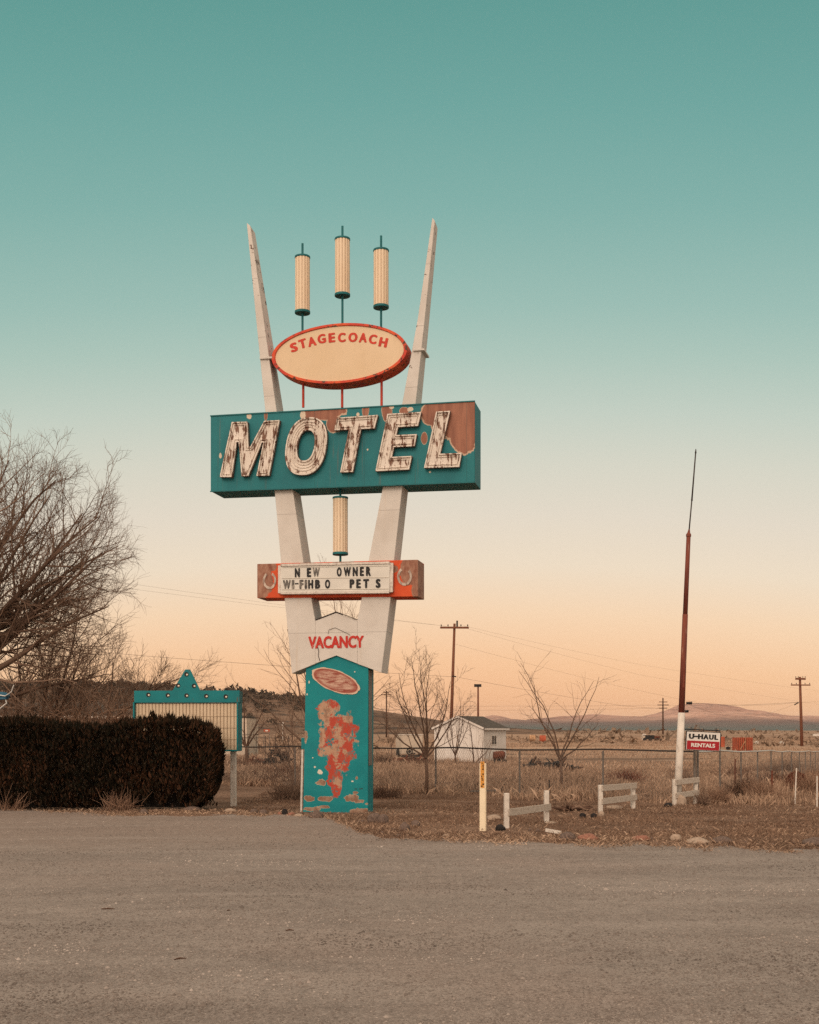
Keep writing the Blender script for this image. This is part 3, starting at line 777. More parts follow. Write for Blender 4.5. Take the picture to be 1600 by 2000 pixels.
# --- message box with changeable letters
q = [SP(502.5, 1168, -.02), SP(816.5, 1165, -.02), SP(816.5, 1093, -.02), SP(502.5, 1101.5, -.02)]
zb_, zt_ = (q[0][1] + q[1][1]) / 2, (q[2][1] + q[3][1]) / 2
mk = MB(); mk.prism(q, -.02, .60)
def marquee_mat():
    m = Mat('orange_box_with_worn_primer', 0.7)
    def Z3(x, y): return 480 + x / 4, 1070 + y / 4
    def B(lst): return [(*SP(*Z3(x, y), -.02), rx / 385, rz / 385) for x, y, rx, rz in lst]
    o = m.mix(m.step(m.noise(3, 4), 0.35, 0.65), (0.50, 0.055, 0.016), (0.60, 0.085, 0.022))
    d = m.blobs(B([(120, 250, 95, 150), (160, 150, 90, 40), (1290, 180, 90, 110), (1370, 250, 60, 150), (1150, 165, 45, 30), (480, 118, 60, 6), (760, 112, 90, 5), (1330, 330, 35, 60)]), 0.42, 5)
    br = m.mix(m.step(m.noise(6, 5, m.scaled(m.pos, sc=(1.6, 1, .8)), .7), 0.36, 0.62), (0.20, 0.072, 0.042), (0.34, 0.185, 0.125))
    k = m.mix(m.step(d, 1.0, 1.05, 1, 0), o, br)
    k = m.mix(m.step(m.noise(11, 5, rough=.7), 0.66, 0.69, 0, 0.7), k, (0.50, 0.36, 0.26))
    m.col(k); return m.m
mq = mk.build('message_box', marquee_mat(), sign, bevel=.006)
bq = [SP(548.5, 1158.5, -.13), SP(760.5, 1156.5, -.13), SP(761.5, 1099, -.13), SP(548.5, 1104, -.13)]
mbk = MB(); mbk.prism(bq, -.130, -.021)
mboard = mbk.build('message_board', M['message'], sign)
fr = MB()
ins = 0.035
for p, r_ in ((0, 1), (1, 2), (3, 2), (0, 3)):
    a, b = bq[p], bq[r_]
    fr.bar((a[0], -.085, a[1]), (b[0], -.085, b[1]), .135, .05)
frame_o = fr.build('board_frame', M['alu'], mboard, bevel=.005)
tr = MB()
for p, q_ in (((551, 1129.5), (759, 1127.5)), ((551, 1151.5), (759, 1150)), ((551, 1108), (759, 1105))):
    a, b = SP(*p, -.14), SP(*q_, -.14); tr.bar((a[0], -.134, a[1]), (b[0], -.134, b[1]), .012, .010)
tr.build('letter_track', M['board_bar'], mboard)
def mletter(ch, l, t, r, b, worn=False):
    a, c = SP(l, b, -.135), SP(r, t, -.135)
    lm = text_mesh(ch, (a[0], c[0], a[1], c[1]), -.139, .004, 0.062, res=4)
    lm.build('letter', M['faded'] if worn else M['black'], mboard, fix=False)
for ch, l, r in (('N', 576, 586), ('E', 599.5, 608), ('O', 658, 667.5), ('W', 671.5, 685.5), ('N', 689, 699), ('E', 703, 711), ('R', 715, 724.5)):
    o_ = (l - 650) * -0.02; mletter(ch, l, 1108 + o_, r, 1126.3 + o_)
mletter('W', 611, 1108.5, 624.5, 1126.5, True)
for ch, l, r, wn_ in (('W', 553, 568, True), ('I', 571, 574, True), ('F', 585, 593, True), ('I', 596.2, 599, True), ('H', 602, 612, False), ('B', 615.5, 625.5, False), ('O', 635, 645, False), ('P', 683, 692.5, False), ('E', 696, 705, False), ('T', 709.5, 721, False), ('S', 734, 743.5, False)):
    o_ = (l - 650) * -0.012; mletter(ch, l, 1131.5 + o_, r, 1149.5 + o_, wn_)
a, b = SP(576.5, 1140, -.135), SP(583, 1140, -.135)
hy = MB(); hy.box(((a[0] + b[0]) / 2, -.136, a[1]), (b[0] - a[0], .006, .025)); hy.build('letter', M['black'], mboard)
# horseshoes
def shoe(cx, cy, rx, ry, gap0, gap1, worn):
    mb = MB(); o, i_ = [], []
    for k in range(26):
        t = R(gap0 + (gap1 - gap0) * k / 25)
        for lst, f in ((o, 1.0), (i_, 0.70)): lst.append(SP(cx + rx * f * math.cos(t), cy - ry * f * math.sin(t), -.02))
    n = 26; y0, y1 = -.034, -.021
    for lst in (o, i_):
        for y in (y0, y1): mb.v += [(p[0], y, p[1]) for p in lst]
    for k in range(n - 1):
        A, B_, C_, D = k, n + k, 2 * n + k, 3 * n + k
        for f in ((A, A + 1, C_ + 1, C_), (B_, B_ + 1, D + 1, D), (A, A + 1, B_ + 1, B_), (C_, C_ + 1, D + 1, D)): mb.f.append(list(f))
    mb.f.append([0, 2 * n, 3 * n, n]); mb.f.append([n - 1, 2 * n - 1, 4 * n - 1, 3 * n - 1])
    return mb.build('horseshoe', M['shoe'], mq)
shoe(527, 1134, 13, 17, 65, -240, True)
shoe(790.5, 1126, 14.5, 18, 118, 408, False)

# --- oval name board
ocx, ocz = SP(664.8, 691.6, .02)
left, right = SP(532.5, 699, .02)[0], SP(796.5, 684, .02)[0]
arx = (right - left) / 2; ocx = (left + right) / 2; arz = 0.605
def ell(rx, rz, n=72): return [(ocx + rx * math.cos(2 * math.pi * k / n), ocz + rz * math.sin(2 * math.pi * k / n)) for k in range(n)]
rm = MB(); n = 72
for (rx, rz, y) in ((arx - .075, arz - .055, -.01), (arx - .065, arz - .045, -.04), (arx, arz, -.04), (arx, arz, .42), (arx - .06, arz - .05, .42)):
    rm.v += [(x, y, z) for x, z in ell(rx, rz)]
for L in range(4):
    for k in range(n):
        k2 = (k + 1) % n; rm.f.append([L * n + k, L * n + k2, (L + 1) * n + k2, (L + 1) * n + k])
rm.f.append([4 * n + k for k in range(n)])
ov = rm.build('oval_sign', M['rim'], sign)
fc = MB(); fc.prism(ell(arx - .073, arz - .053), -.014, .03)
ovf = fc.build('face', M['oval'], ov)
st_l = MB()
C1 = [(464, 742, 0), (510, 723, 0), (558, 712, 0), (609, 697.5, 0), (662, 692, 0), (714, 691, 0), (772, 690, 0), (824.5, 692, 0), (876, 700, 0), (930, 716, 0)]
ws = [42, 44, 47, 47, 38, 44, 51, 45, 45, 47]
for k, ch in enumerate('STAGECOACH'):
    x, y = 400 + C1[k][0] / 2.6667, 400 + C1[k][1] / 2.6667
    rot = [17, 15, 12, 8, 3, 1.5, -1, -6, -11, -15][k]
    c = SP(x, y, -.02); w = ws[k] / 2.6667 / 96.3 * 0.97; h = 0.192
    st_l.add(text_mesh(ch, (c[0] - w / 2, c[0] + w / 2, c[1] - h / 2, c[1] + h / 2), -.0185, .004, 0.056, rot=R(rot * 0.9), res=5))
st_l.build('lettering', M['letter_red'], ov, fix=False)
# rods and lantern cylinders
def rod(px, y0, y1, mat, r=.026):
    mb = MB(); a, b = SP(px[0], y0, .22), SP(px[1], y1, .22)
    mb.tube([(a[0], .22, a[1]), (b[0], .22, b[1])], r, 10); return mb.build('support_rod', mat, sign, smooth=False)
for p in (592.5, 668.5, 745.5): rod((p, p), 735, 796, M['red'])
def lantern(px0, px1, yt, yb, rod_top, rod_bot, tilt=0):
    c0, c1 = SP((px0 + px1) / 2, yt, .22), SP((px0 + px1) / 2, yb, .22)
    x = c0[0]; r = .148
    body = MB(); n = 14
    ring = []
    for k in range(n):
        t0 = 2 * math.pi * k / n; dt = 2 * math.pi / n
        for f, rr in ((0.0, r - .022), (0.07, r - .022), (0.14, r), (0.5, r + .004), (0.93, r)): ring.append((rr * math.cos(t0 + f * dt), rr * math.sin(t0 + f * dt)))
    m_ = len(ring); z0, z1 = c1[1] + .045, c0[1] - .035
    body.v = [(x + a, .22 + b, z0) for a, b in ring] + [(x + a, .22 + b, z1) for a, b in ring]
    for k in range(m_): body.f.append([k, (k + 1) % m_, m_ + (k + 1) % m_, m_ + k])
    body.f.append(list(range(m_))); body.f.append(list(range(m_, 2 * m_)))
    lo = body.build('lantern', M['lantern'], sign)
    for zz0, zz1 in ((c1[1], z0 + .004), (z1 - .004, c0[1])):
        cpm = MB(); cpm.lathe([(r + .008, zz0), (r + .012, zz0 + .006), (r + .012, zz1 - .006), (r + .008, zz1)], (x, .22, 0), 28)
        cpm.build('end_cap', M['teal_dark'], lo)
    zt_r, zb_r = SP((px0 + px1) / 2, rod_top, .22)[1], SP((px0 + px1) / 2, rod_bot, .22)[1]
    for za, zb3 in ((zb_r, c1[1]), (c0[1], zt_r)):
        rd = MB(); rd.tube([(x, .22, za), (x, .22, zb3)], .023, 10); rd.build('rod', M['teal_dark'], lo)
lantern(576, 606, 501, 612.5, 475.5, 650)
lantern(654, 684, 466, 579, 441.5, 634)
lantern(729.5, 759.5, 488, 602, 460.5, 640)
lantern(650, 680, 971, 1084, 950, 1098)
# collars where the oval is bolted to the pylons
for l, r, y in ((508, 533, 700), (807, 829, 684)):
    a, b = SP(l, y, -.02), SP(r, y, -.02); mb = MB()
    mb.box(((a[0] + b[0]) / 2, .22, a[1]), (b[0] - a[0], .52, .035)); mb.build('collar', M['white'], sign)
# footing
ft = MB(); ft.box(((pl[0][0] + pl[1][0]) / 2, .28, -.02), (1.45, .62, .06)); ft.build('footing', M['rock_grey'], sign)

# ================================================================== the readerboard by the hedge
RY = 26.5; RX = at(455, RY); RTH = R(4.5)
RP = Plane(RX, RY, RTH)
rb = thing('reader_board', 'teal framed reader board with a triangle top and blank ribbed cream face behind the hedge', 'sign', (RX, RY, 0), -RTH)
mb = MB(); a0, a1 = RP(262, 1372.5, -.06), RP(468, 1348.5, -.06)
pts = [(a0[0], a0[1]), (a1[0], a0[1]), (a1[0], a1[1])]
t = [RP(391, 1348, -.06), RP(371, 1307.5, -.06), RP(362, 1307.5, -.06), RP(337, 1348, -.06)]
pts += [(t[0][0], a1[1]), (t[1][0], t[1][1]), (t[2][0], t[2][1]), (t[3][0], a1[1]), (a0[0], a1[1])]
mb.prism(pts, -.06, -.015)
hd = mb.build('header', M['teal'], rb, bevel=.004)
bk = MB(); bk.box(((a0[0] + a1[0]) / 2, .14, (a0[1] + a1[1]) / 2), (a1[0] - a0[0] - .02, .31, a1[1] - a0[1] - .02))
bk.build('header_box', M['teal_dark'], rb)
for px, py in ((290, 1357), (328, 1358), (364.5, 1358.5), (403, 1359.5), (441, 1360.5), (364.5, 1317), (348, 1339), (379, 1339.5)):
    c = RP(px, py, -.06); so_ = MB(); so_.tube([(c[0], -.064, c[1]), (c[0], -.058, c[1])], .050, 16)
    sk = so_.build('bulb_socket', M['black'], hd)
    bl = MB(); bl.tube([(c[0] + .016, -.062, c[1] - .010), (c[0] + .016, -.080, c[1] - .012), (c[0] + .016, -.09, c[1] - .013)], [.026, .022, .006], 10)
    bl.build('bulb', M['bulb'], hd, smooth=True)
b0, b1 = RP(265, 1464, 0), RP(464.5, 1374, 0)
mb = MB(); mb.box(((b0[0] + b1[0]) / 2, .16, (b0[1] + b1[1]) / 2), (b1[0] - b0[0] + .03, .30, b1[1] - b0[1] + .02))
fb = mb.build('cabinet', M['teal'], rb, bevel=.006)
rbm = MB(); n = 30; w = (b1[0] - b0[0]); stp = w / n
for k in range(n):
    xa = b0[0] + k * stp
    prof = [(0.0, .004), (.10, .004), (.16, -.008), (.5, -.010), (.84, -.008), (.90, .004), (1.0, .004)]
    for (f0, y0_), (f1, y1_) in zip(prof[:-1], prof[1:]):
        rbm.poly([(xa + f0 * stp, y0_ - .004, b0[1]), (xa + f1 * stp, y1_ - .004, b0[1]), (xa + f1 * stp, y1_ - .004, b1[1]), (xa + f0 * stp, y0_ - .004, b1[1])])
fp = rbm.build('ribbed_face', M['ribs'], rb)
gp_ = MB()
for k in range(n + 1):
    gp_.box((b0[0] + k * stp, -.002, (b0[1] + b1[1]) / 2), (stp * .16, .006, b1[1] - b0[1]))
for k in (0.22, 0.47, 0.72):
    z = b0[1] + (b1[1] - b0[1]) * k; gp_.box(((b0[0] + b1[0]) / 2, -.016, z), (w, .004, .012))
gp_.build('face_seams', M['rib_gap'], fp)
fr = MB()
fr.box((b0[0] - .012, .10, (b0[1] + b1[1]) / 2), (.03, .42, b1[1] - b0[1] + .06))
fr.box((b1[0] + .014, .10, (b0[1] + b1[1]) / 2), (.03, .42, b1[1] - b0[1] + .06))
fr.box(((b0[0] + b1[0]) / 2, .10, b0[1] - .02), (w, .40, .03))
fr.build('side_frame', M['teal'], rb, bevel=.004)
for px in (456, 275):
    mb = MB(); x = RP(px, 1500, .15)[0]; mb.box((x, .16, (b0[1] - .03) / 2 - .03), (.115, .13, b0[1] + .03)); mb.build('post', M['pole_white'], rb, bevel=.006)

# ================================================================== clipped hedge
rng = np.random.default_rng(21)
hx0, hx1, hy0, hy1 = -15.5, -4.14, 25.0, 26.05
def hedge_top(x): return 1.76 + 0.06 * math.sin(x * 2.1) + 0.06 * mnoise.noise((x * 1.3, 2.0, 0)) - 0.10 * float(smooth01(-4.6, -3.9, x)) + 0.04 * float(smooth01(-9, -13, x))
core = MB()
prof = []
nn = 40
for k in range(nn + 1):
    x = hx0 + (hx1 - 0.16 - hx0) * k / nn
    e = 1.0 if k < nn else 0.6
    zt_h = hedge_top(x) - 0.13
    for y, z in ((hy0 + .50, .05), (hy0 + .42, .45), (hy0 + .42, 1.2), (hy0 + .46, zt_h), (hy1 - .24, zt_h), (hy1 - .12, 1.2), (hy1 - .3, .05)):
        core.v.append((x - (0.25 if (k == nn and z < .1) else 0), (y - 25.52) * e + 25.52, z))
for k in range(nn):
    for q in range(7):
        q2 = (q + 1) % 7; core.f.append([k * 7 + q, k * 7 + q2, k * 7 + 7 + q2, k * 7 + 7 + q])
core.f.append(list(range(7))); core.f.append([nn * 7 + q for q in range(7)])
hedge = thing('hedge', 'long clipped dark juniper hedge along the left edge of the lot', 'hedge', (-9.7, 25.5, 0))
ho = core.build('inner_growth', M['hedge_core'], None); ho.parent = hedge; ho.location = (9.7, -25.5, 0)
N = 66000
V = np.empty((N * 4, 3)); cnt = 0
tufts = [(at(300, 25.4), .26), (at(327, 25.4), .14), (at(357, 25.4), .12), (at(408, 25.4), .10)] + [(rng.uniform(hx0, hx1 - .2), rng.uniform(.05, .15)) for _ in range(60)]
for k in range(N):
    side = rng.random() if k < 62000 else 2.0
    x = rng.uniform(hx0, hx1)
    lob = 0.10 * mnoise.noise((x * 1.7, 0, 5.0)) + 0.05
    if side < 0.62:       # front
        z = rng.uniform(0.02, 1) ** 0.9 * hedge_top(x)
        under = 0.20 * float(smooth01(0.45, 0.0, z))
        y = hy0 + under + abs(rng.normal(0, .11)) + 0.26 * mnoise.noise((x * 1.9, z * 1.0, 1.0)) + 0.15 * mnoise.noise((x * 5, z * 3, 3.0)) + abs(rng.normal(0, 0.06)) + 0.22 * float(smooth01(-4.4, -3.9, x))
        if z < 0.40 and mnoise.noise((x * 2.3, 9.0, 0)) + .5 * mnoise.noise((x * 7, 4.0, 0)) > -0.05 + z: z += 0.35
        out = Vector((0, -1, 0))
    elif side < 0.84:     # top
        y = rng.uniform(hy0 + .08, hy1); z = hedge_top(x) + 0.08 * mnoise.noise((x * 7, y * 3, 0)) - abs(rng.normal(0, .06)); out = Vector((0, 0, 1))
    elif side < 0.97:     # right end, bulging half way up
        y = rng.uniform(hy0 + .06, hy1); z = rng.random() * hedge_top(hx1)
        x = hx1 + 0.10 * math.sin(math.pi * min(1, max(0, (z - .1) / 1.9))) + .10 * mnoise.noise((y * 2, z * 2.2, 3)) - 0.32 * float(smooth01(0.42, 0.0, z)) + 0.07 * mnoise.noise((y * 3, z * 3, 8)) - abs(rng.normal(0, .05)) - 0.3 * abs((y - 25.5) / .6) ** 3 * 0.5
        out = Vector((1, 0, 0))
    elif side < 1.5:
        y = hy1; z = rng.random() * 1.8; out = Vector((0, 1, 0))
    else:
        tx_, th_ = tufts[k % len(tufts)]; q = rng.random(); x = tx_ + rng.normal(0, .07) * (1.05 - q); y = 25.35 + rng.normal(0, .07)
        z = hedge_top(x) - .06 + th_ * q; out = Vector((0, 0, .4))
    L = rng.uniform(.06, .16); wd = rng.uniform(.012, .030)
    if side >= 0.62 and side < .84 and rng.random() < 0.35: L *= 1.2 + 1.3 * max(0, mnoise.noise((x * 5, y * 2, 4)) + .2)
    d = (Vector((rng.normal(0, .35), rng.normal(0, .35), 1.0)) + out * rng.uniform(0.1, .8)).normalized()
    sd_ = d.cross(Vector(rng.normal(0, 1, 3))).normalized() * wd
    p = Vector((x, y, max(z, .02)))
    V[cnt:cnt + 4] = (p, p + d * L * .5 + sd_, p + d * L, p + d * L * .45 - sd_); cnt += 4
V[:, 0] += 9.7; V[:, 1] -= 25.5
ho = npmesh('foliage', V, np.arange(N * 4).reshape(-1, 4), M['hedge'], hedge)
stm = MB()
for k in range(46):
    x = rng.uniform(hx0, hx1 - .3); y = rng.uniform(25.2, 25.8)
    stm.tube([(x + 9.7, y - 25.5, -.04), (x + 9.7 + rng.normal(0, .06), y - 25.5, .25), (x + 9.7 + rng.normal(0, .15), y - 25.5 + rng.normal(0, .06), .6)], [.03, .025, .015], 5)
stm.build('stems', M['twig_dark'], hedge)

# ================================================================== bare trees
class Tree:
    """recursive bare tree; twigs and limbs gathered as tapered tubes"""
    def __init__(s, seed):
        s.r = random.Random(seed); s.thick = MB(); s.thin = MB()
    def rv(s, k=1.0): return Vector((s.r.gauss(0, k), s.r.gauss(0, k), s.r.gauss(0, k)))
    def limb(s, p, d, L, r, lev, cfg):
        """grow one branch and its children; returns nothing"""
        c = cfg[lev]
        n = c.get('seg', 5); pts = [p.copy()]; dirs = [d.copy()]
        q = p.copy(); dd = d.normalized()
        for i in range(n):
            dd = (dd + s.rv(c.get('wob', .12)) + Vector((0, 0, c.get('up', .05)))).normalized()
            q = q + dd * (L / n); pts.append(q.copy()); dirs.append(dd.copy())
        tip = c.get('tip', .25)
        rad = [r * (1 - (1 - tip) * (i / n)) for i in range(n + 1)]
        (s.thick if c.get('thick') else s.thin).tube(pts, rad, c.get('n', 4), caps=False)
        if lev + 1 >= len(cfg): return
        k = c['kids']; k = s.r.randint(*k) if isinstance(k, tuple) else k
        lo = c.get('from', .25)
        for j in range(k):
            t = lo + (1 - lo) * (j + s.r.random() * .8) / k
            t = min(t, .999); f = t * n; i = int(f); f -= i
            pp = pts[i].lerp(pts[i + 1], f); bd = dirs[i + 1]
            ang = R(s.r.uniform(*c.get('ang', (22, 48))))
            side = bd.cross(s.rv()).normalized()
            if c.get('flat'): side = (side + Vector((0, c['flat'] * s.r.choice((-1, 1)), 0))).normalized()
            nd = (bd * math.cos(ang) + bd.cross(side).normalized() * math.sin(ang)).normalized()
            nl = L * s.r.uniform(*c.get('len', (.45, .7))) * (1 - c.get('fall', .45) * (t - lo) / (1 - lo + 1e-6))
            nr = rad[i] * c.get('rr', .55)
            s.limb(pp, nd, nl, max(nr, c.get('minr', .002)), lev + 1, cfg)
    def finish(s, name, label, loc, mat_a, mat_b, group=None, trunk='trunk', crown='crown'):
        root = thing(name, label, 'tree', loc, 0, group)
        if s.thick.v: s.thick.build(trunk, mat_a, root, smooth=True, fix=False)
        if s.thin.v: s.thin.build(crown, mat_b, root, fix=False)
        return root

# the big tree whose trunk stands outside the left edge
BY = 33.0
T = Tree(4)
base = Vector((0, 0, 0))
T.thick.tube([(0, 0, -.1), (.05, 0, .8), (-.02, .05, 1.9), (.05, 0, 3.0)], [.34, .29, .26, .24], 10)
cfg = [dict(seg=8, wob=.075, up=.018, kids=(12, 15), ang=(24, 56), len=(.34, .60), fall=.55, n=6, thick=1, rr=.5, tip=.12),
       dict(seg=6, wob=.12, up=.025, kids=(8, 10), ang=(24, 54), len=(.38, .62), fall=.40, n=4, rr=.55, minr=.007, **{'from': .15}),
       dict(seg=5, wob=.15, up=.03, kids=(5, 7), ang=(22, 50), len=(.42, .70), fall=.3, n=3, rr=.6, minr=.0036),
       dict(seg=4, wob=.12, up=.03, kids=3, ang=(20, 40), len=(.5, .7), n=3, rr=.7, minr=.0028, tip=.5)]
for az_, elv, L, r in ((4, 22, 5.4, .12), (-6, 36, 6.0, .13), (10, 48, 6.6, .13), (-4, 60, 7.2, .14), (14, 74, 7.6, .14), (30, 38, 5.8, .11), (-35, 40, 5.6, .11), (-28, 62, 7.0, .12),
                       (38, 58, 6.8, .12), (8, 30, 5.4, .10), (0, 54, 6.9, .11), (100, 70, 6.0, .12), (2, 14, 4.7, .09), (170, 60, 5.0, .12)):
    d = Vector((math.cos(R(az_)) * math.cos(R(elv)), math.sin(R(az_)) * math.cos(R(elv)), math.sin(R(elv))))
    L *= 1.03 - .06 * smooth01(30, 60, elv)
    T.limb(Vector((.02, 0, T.r.uniform(2.3, 3.0))), d, L, r, 0, cfg)
T.finish('bare_tree', 'biggest bare tree, its wide fan of limbs reaching in over the hedge', (at(-135, BY), BY, 0), M['bark_big'], M['twig'])

# the bushy tree right behind the hedge, many upright stems
T = Tree(9); Yb = 36.0
cfg2 = [dict(seg=7, wob=.09, up=.05, kids=(9, 11), ang=(22, 50), len=(.34, .6), fall=.4, n=5, thick=1, rr=.5, tip=.15),
        dict(seg=5, wob=.12, up=.06, kids=(6, 8), ang=(22, 46), len=(.42, .66), n=3, rr=.6, minr=.006),
        dict(seg=4, wob=.14, up=.05, kids=(3, 4), ang=(20, 45), len=(.5, .75), n=3, rr=.7, minr=.004),
        dict(seg=3, wob=.14, up=.04, n=3, tip=.5)]
for az_, elv, L, r in ((0, 62, 3.6, .085), (180, 68, 3.8, .09), (20, 80, 4.0, .09), (-20, 46, 3.4, .08), (160, 50, 3.4, .08), (60, 70, 3.6, .07), (-70, 72, 3.6, .07), (5, 33, 4.5, .07), (170, 40, 3.8, .06), (-40, 60, 4.0, .06)):
    L *= 1.32
    d = Vector((math.cos(R(az_)) * math.cos(R(elv)), math.sin(R(az_)) * math.cos(R(elv)), math.sin(R(elv))))
    T.limb(Vector((T.r.uniform(-.25, .25), T.r.uniform(-.2, .2), -.05)), d, L, r, 0, cfg2)
T.finish('bare_tree', 'many-stemmed bushy bare tree straight behind the left half of the hedge', (at(45, Yb), Yb, 0), M['twig_dark'], M['twig'])

T = Tree(15); Yb = 39.0
for az_, elv, L, r in ((0, 66, 4.0, .08), (15, 50, 3.8, .07), (185, 70, 3.8, .07), (-30, 62, 3.8, .065), (90, 75, 4.2, .07), (-5, 38, 3.6, .06)):
    d = Vector((math.cos(R(az_)) * math.cos(R(elv)), math.sin(R(az_)) * math.cos(R(elv)), math.sin(R(elv))))
    T.limb(Vector((T.r.uniform(-.2, .2), T.r.uniform(-.2, .2), -.05)), d, L, r, 0, cfg2)
T.finish('bare_tree', 'slimmer bare tree between the bushy tree and the reader board', (at(188, Yb), Yb, 0), M['twig_dark'], M['twig'])

# tangled brush behind the hedge
def brush(seed, px, Yb, n, wid, hgt, label, mat, name='brush_thicket', group=None, z0=None, curl=.5):
    T = Tree(seed); r = T.r
    for k in range(n):
        b = Vector((r.uniform(-wid, wid), r.uniform(-.5, .5), -.03))
        d = Vector((r.gauss(b.x / wid * .5, .5), r.gauss(0, .4), 1)).normalized()
        L = hgt * r.uniform(.55, 1.1) * (1 - .35 * abs(b.x / wid)); pts = [b]
        q = b; dd = d
        for i in range(5):
            dd = (dd + T.rv(.22) + Vector((0, 0, -.13 * i * curl))).normalized(); q = q + dd * L / 5; pts.append(q)
        T.thin.tube(pts, [.012, .011, .010, .008, .006, .005], 3, caps=False)
        for j in range(4):
            i = r.randint(1, 4); p2 = pts[i]; e = (dd + T.rv(.6)).normalized()
            T.thin.tube([p2, p2 + e * L * .14 + T.rv(.02), p2 + e * L * .27 + T.rv(.05)], [.007, .006, .005], 3, caps=False)
    root = thing(name, label, 'brush', (at(px, Yb), Yb, hz1(at(px, Yb), Yb)), 0, group)
    T.thin.build('twigs', mat, root, fix=False); return root
brush(31, 150, 34.0, 1100, 2.1, 3.5, 'pale dense thicket of drooping dry brush rising behind the middle of the hedge', M['twig_pale'])
brush(32, 10, 34.5, 800, 1.6, 3.4, 'dense dry brush behind the far left of the hedge', M['twig_pale'])
brush(33, 232, 35.0, 120, .7, 2.5, 'thin dark brush between the thicket and the reader board', M['twig_dark'])

def small_tree(seed, px, Yb, hgt, spread, label, mat, stems, kids=(5, 7), sub=(3, 5), trunk=None, r0=.05, group=None, name='bare_tree', wob=.1, base=0.0, fine=True, z=None):
    T = Tree(seed); r = T.r; x = at(px, Yb)
    c3 = [dict(seg=7, wob=wob, up=.05, kids=kids, ang=(22, 48), len=(.3, .55), fall=.35, n=5, thick=1, rr=.52, tip=.2, **{'from': .2}),
          dict(seg=5, wob=wob * 1.3, up=.05, kids=sub, ang=(22, 48), len=(.4, .65), n=3, rr=.6, minr=.004),
          dict(seg=4, wob=wob * 1.5, up=.04, kids=2, ang=(22, 48), len=(.5, .7), n=3, rr=.7, minr=.003, tip=.4)] + ([dict(seg=3, wob=.14, up=.03, n=3, tip=.5)] if fine else [])
    zt = trunk or 0.0
    if trunk:
        T.thick.tube([(0, 0, -.1), (.03, 0, trunk * .5), (0, .02, trunk * 1.04)], [r0 * 1.9, r0 * 1.6, r0 * 1.4], 8)
    for az_, tilt, L in stems:
        d = Vector((math.sin(R(tilt)) * math.cos(R(az_)), math.sin(R(tilt)) * math.sin(R(az_)), math.cos(R(tilt))))
        T.limb(Vector((r.uniform(-.03, .03), r.uniform(-.03, .03), zt - (.05 if not trunk else .0))), d, L * hgt, r0, 0, c3)
    return T.finish(name, label, (x, Yb, hz1(x, Yb)), mat, mat, group)
small_tree(41, 648, 33.2, 4.9, 1, 'bare tree growing straight behind the motel sign, its twigs showing on both sides of it', M['twig'],
           ((0, 14, .85), (180, 16, .85), (10, 30, .75), (170, 34, .75), (90, 10, 1.02), (20, 4, 1.0), (0, 46, .55), (180, 50, .6)), trunk=.5, r0=.045)
small_tree(42, 832, 31.6, 3.3, 1, 'bare tree with a forked trunk beside the wire fence, left of the white shed', M['twig_mid'],
           ((175, 18, .72), (10, 20, .72), (90, 6, .82), (190, 36, .60), (-5, 38, .66), (270, 14, .74), (0, 50, .5), (180, 50, .5)), kids=(6, 8), sub=(4, 5), trunk=.95, r0=.027)
small_tree(43, 1095, 34.6, 3.15, 1, 'sparse small bare tree beyond the wire fence, right of the white shed', M['twig_mid'],
           ((180, 24, .98), (0, 30, .85), (20, 8, .92), (0, 46, .62), (170, 40, .7), (280, 15, .8)), kids=(4, 5), sub=(2, 3), trunk=.85, r0=.025, wob=.16, fine=False)
small_tree(44, 889, 60.0, 3.2, 1, 'small upright bare tree against the white gable of the shed', M['twig_dark'],
           ((180, 14, .85), (0, 16, .85), (0, 30, .7), (180, 32, .7), (90, 4, .95)), kids=(5, 6), trunk=.5, r0=.028)
small_tree(45, 927, 60.5, 2.6, 1, 'thin forked sapling by the right corner of the shed gable', M['twig_dark'],
           ((180, 10, .9), (0, 34, .6)), kids=(2, 3), sub=(1, 2), r0=.04, fine=False)
small_tree(46, 481, 58.0, 3.2, 1, 'small dark bare tree just right of the reader board, before a white wall', M['twig_dark'],
           ((180, 18, .85), (0, 20, .85), (90, 4, 1.0), (0, 40, .6), (180, 44, .55)), kids=(5, 6), trunk=.9, r0=.05)
small_tree(47, 366, 75.0, 5.4, 1, 'faint bare tree whose top shows round the triangle of the reader board', M['twig'],
           ((180, 14, .9), (0, 14, .9), (90, 4, 1.0), (0, 28, .7), (180, 28, .7)), r0=.05)
small_tree(48, 764, 70.0, 3.3, 1, 'small bare tree left of the cream trailer', M['twig'],
           ((180, 12, .9), (0, 14, .9), (0, 30, .7)), trunk=.8, r0=.028)
small_tree(49, 576, 38.5, 3.3, 1, 'tall brushy bare tree beyond the fence, left of the base of the motel sign', M['twig'],
           ((180, 22, .85), (0, 18, .9), (90, 6, 1.05), (190, 42, .7), (0, 44, .7), (270, 20, .9)), kids=(7, 9), r0=.03)
small_tree(50, 945, 46.0, 1.7, 1, 'knee-high bare sapling tied beside a fence post right of the shed', M['twig'],
           ((180, 14, .9), (0, 16, .9), (90, 6, 1)), kids=(3, 4), r0=.018, fine=False)

